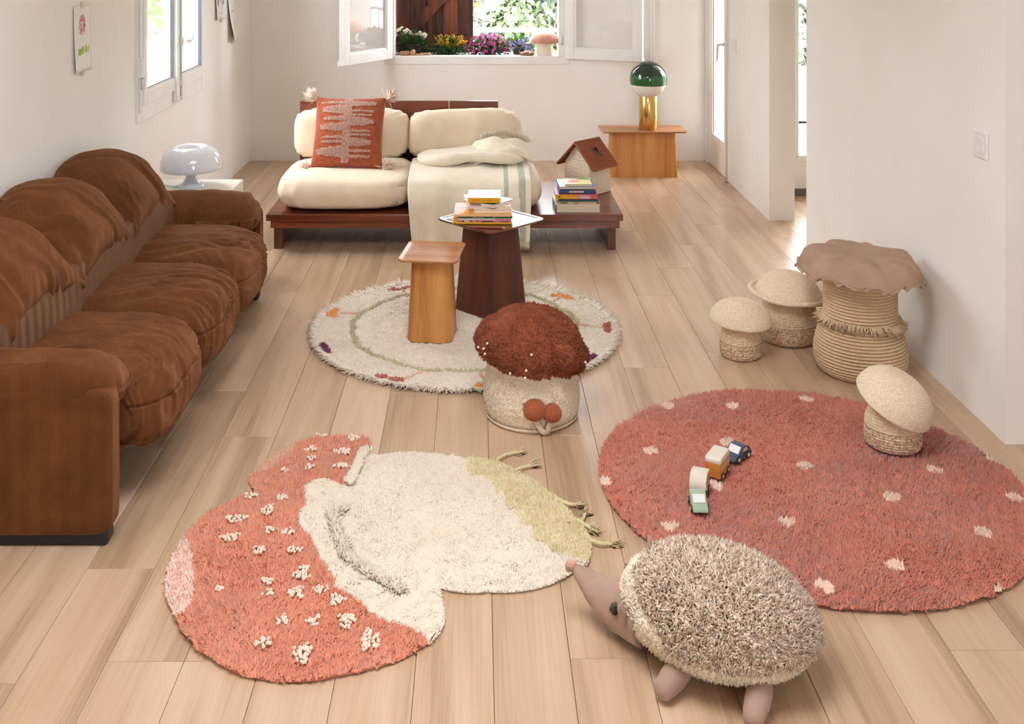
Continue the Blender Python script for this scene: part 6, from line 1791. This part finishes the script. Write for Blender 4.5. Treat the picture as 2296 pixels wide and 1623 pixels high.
# ---- turned wooden mushrooms lying on the ledge
BEECH = wood('beech', (150, 104, 70), (178, 130, 92), (196, 150, 112), grain=(2, 26, 26), rough=.5, vary=.08)
t = thing('wooden_mushroom', 'turned wooden mushroom lying at the window corner', 'toy', (-0.60, 8.755, LEDGE + .022))
lathe('stem', [(0, -.045), (.018, -.044), (.022, -.02), (.020, .02), (.016, .042), (0, .044)], BEECH, t, 24, rot=(0, PI / 2, 0))
t = thing('wooden_mushroom', 'turned wooden mushroom with a round cap lying before the daisies', 'toy', (-0.535, 8.745, LEDGE + .0295))
lathe('cap', [(0, -.018), (.020, -.016), (.0285, -.004), (.026, .012), (.014, .022), (0, .024)], BEECH, t, 28, rot=(0, math.radians(-75), 0))
lathe('stem', [(0, 0), (.010, .002), (.008, .04), (.010, .075), (0, .077)], BEECH, t, 18, loc=(.005, 0, -.012), rot=(0, math.radians(96), 0))
t = thing('wooden_mushroom', 'short turned wooden mushroom beside the yellow plant', 'toy', (-0.43, 8.76, LEDGE + .017))
lathe('cap', [(0, -.012), (.012, -.010), (.0165, 0), (.013, .010), (0, .014)], BEECH, t, 24, loc=(.028, 0, 0), rot=(0, PI / 2, 0))
lathe('stem', [(0, -.05), (.010, -.048), (.009, .0), (.008, .03), (0, .031)], BEECH, t, 18, rot=(0, PI / 2, 0))

# ---------------------------------------------------------------- children's drawings
PAPR = mat('drawing_paper', (240, 236, 228), rough=.85); TAPE = mat('masking_tape', (222, 204, 184), rough=.8)
def drawing(label, y, z, w_, h_, tilt=0.0, lift=0.02):
    """paper taped to the left wall: local x along the wall (+y), z up, y out of the wall"""
    t = thing('child_drawing', label, 'drawing', (-1.8885, y, z), 0, rot=(0, 0, PI / 2))
    # sheet with a loose lower corner
    n = 14; V = []
    for i in range(n + 1):
        for j in range(n + 1):
            u, v = i / n, j / n
            off = -0.0012 - lift * (1 - v) ** 2 * (0.35 + .65 * (1 - u) ** 2) - .004 * (1 - u) ** 4
            V.append(((u - .5) * w_ + tilt * (v - .5), off, v * h_))
    F = [(i * (n + 1) + j, (i + 1) * (n + 1) + j, (i + 1) * (n + 1) + j + 1, i * (n + 1) + j + 1) for i in range(n) for j in range(n)]
    me = bpy.data.meshes.new('sheet'); me.from_pydata(V, [], F); s = link('sheet', me, PAPR, t, smooth=True)
    md = s.modifiers.new('thick', 'SOLIDIFY'); md.thickness = .0004; md.offset = 1.0
    def off(u, v): return -0.0012 - lift * (1 - v) ** 2 * (0.35 + .65 * (1 - u) ** 2) - .004 * (1 - u) ** 4 - .0007
    def stroke(name, pts, wd, col, m_=None):
        """pts in sheet uv"""
        P = [np.array(((u - .5) * w_ + tilt * (v - .5), off(u, v), v * h_)) for u, v in pts]; VV = []; FF = []
        for i in range(len(P)):
            d = P[min(i + 1, len(P) - 1)] - P[max(i - 1, 0)]; nrm = np.array((-d[2], 0, d[0])); nrm /= np.linalg.norm(nrm) + 1e-9
            VV += [tuple(P[i] - nrm * wd / 2), tuple(P[i] + nrm * wd / 2)]
        for i in range(len(P) - 1): FF.append((2 * i, 2 * i + 1, 2 * i + 3, 2 * i + 2))
        me = bpy.data.meshes.new(name); me.from_pydata(VV, [], FF); return link(name, me, cmat(col, .8), t)
    q = MB(); q.box((-.02, -.004, h_ - .012), (.012, -.001, h_ + .02)); q.build('tape', TAPE, t)
    q = MB(); q.box((-.004, -.012, -.02), (.010, -.0008, .010)); q.build('tape', TAPE, t)
    return t, stroke
t, st = drawing('child drawing of a red toadstool on grass above the sofa', 5.005, 1.19, 0.225, 0.315, lift=.012)
cap = smooth_poly([(.30, .60), (.28, .66), (.34, .78), (.46, .86), (.58, .84), (.66, .74), (.70, .63), (.62, .58), (.46, .565)], 4)
st('cap_outline', cap + [cap[0]], .0022, (176, 70, 96))
r3 = random.Random(2)
for k in range(75):
    v = .59 + .25 * r3.random(); c = .49 + .02 * r3.random(); hw = .18 * math.sqrt(max(0, 1 - ((v - .70) / .17) ** 2)); u = c + hw * r3.uniform(-1, .8)
    st('crayon_hatch', [(u, v - .018), (u + .05, v + .022)], .0055, r3.choice([(200, 110, 130), (190, 84, 108), (214, 140, 152)]))
st('stem_line', [(.42, .57), (.37, .45), (.36, .32)], .0014, (206, 170, 160)); st('stem_line', [(.58, .57), (.64, .45), (.62, .32)], .0014, (206, 170, 160))
for k in range(40):
    u = .20 + .68 * r3.random(); v = .24 + .03 * r3.random() + .05 * (u - .2); st('grass_stroke', [(u, v), (u + .015, v + .07 + .04 * r3.random())], .005, r3.choice([(160, 180, 60), (176, 192, 80), (150, 172, 50)]))
t, st = drawing('child painting of purple and blue figures beside the left window', 7.70, 1.245, 0.31, 0.34, lift=.014)
for k in range(30):
    u = .12 + .26 * r3.random(); v = .35 + .6 * r3.random(); st('purple_daub', [(u, v), (u + .03, v - .12)], .012, r3.choice([(150, 100, 140), (170, 80, 110), (130, 80, 130)]))
for k in range(20):
    u = .62 + .28 * r3.random(); v = .35 + .6 * r3.random(); st('blue_daub', [(u, v), (u - .02, v - .10)], .012, r3.choice([(70, 120, 170), (50, 90, 140), (90, 130, 170)]))
for k in range(9): u = .16 + k * .07; st('scribbled_writing', [(u, .12), (u + .02, .16), (u + .03, .11), (u + .05, .15)], .0025, (190, 186, 190))
t, st = drawing('faint child drawing of a pale creature nearest the room corner', 8.05, 1.055, 0.25, 0.42, tilt=-.05, lift=.05)
for pts, wd, c in (([(.3, .8), (.38, .7), (.45, .62)], .006, (200, 214, 206)), ([(.7, .82), (.6, .7), (.55, .62)], .006, (200, 214, 206)), ([(.40, .62), (.36, .5), (.45, .38), (.6, .38), (.66, .5), (.6, .62)], .004, (200, 214, 206)),
                   ([(.45, .56), (.44, .52)], .010, (90, 90, 130)), ([(.58, .57), (.57, .53)], .010, (90, 90, 130)), ([(.52, .44), (.56, .46)], .008, (190, 120, 110)), ([(.62, .36), (.70, .40)], .006, (214, 190, 110))):
    st('crayon_line', pts, wd, c)
for k in range(16): u = .35 + .3 * r3.random(); st('yellow_hatch', [(u, .10 + .2 * r3.random()), (u + .10, .18 + .2 * r3.random())], .012, (226, 212, 170))
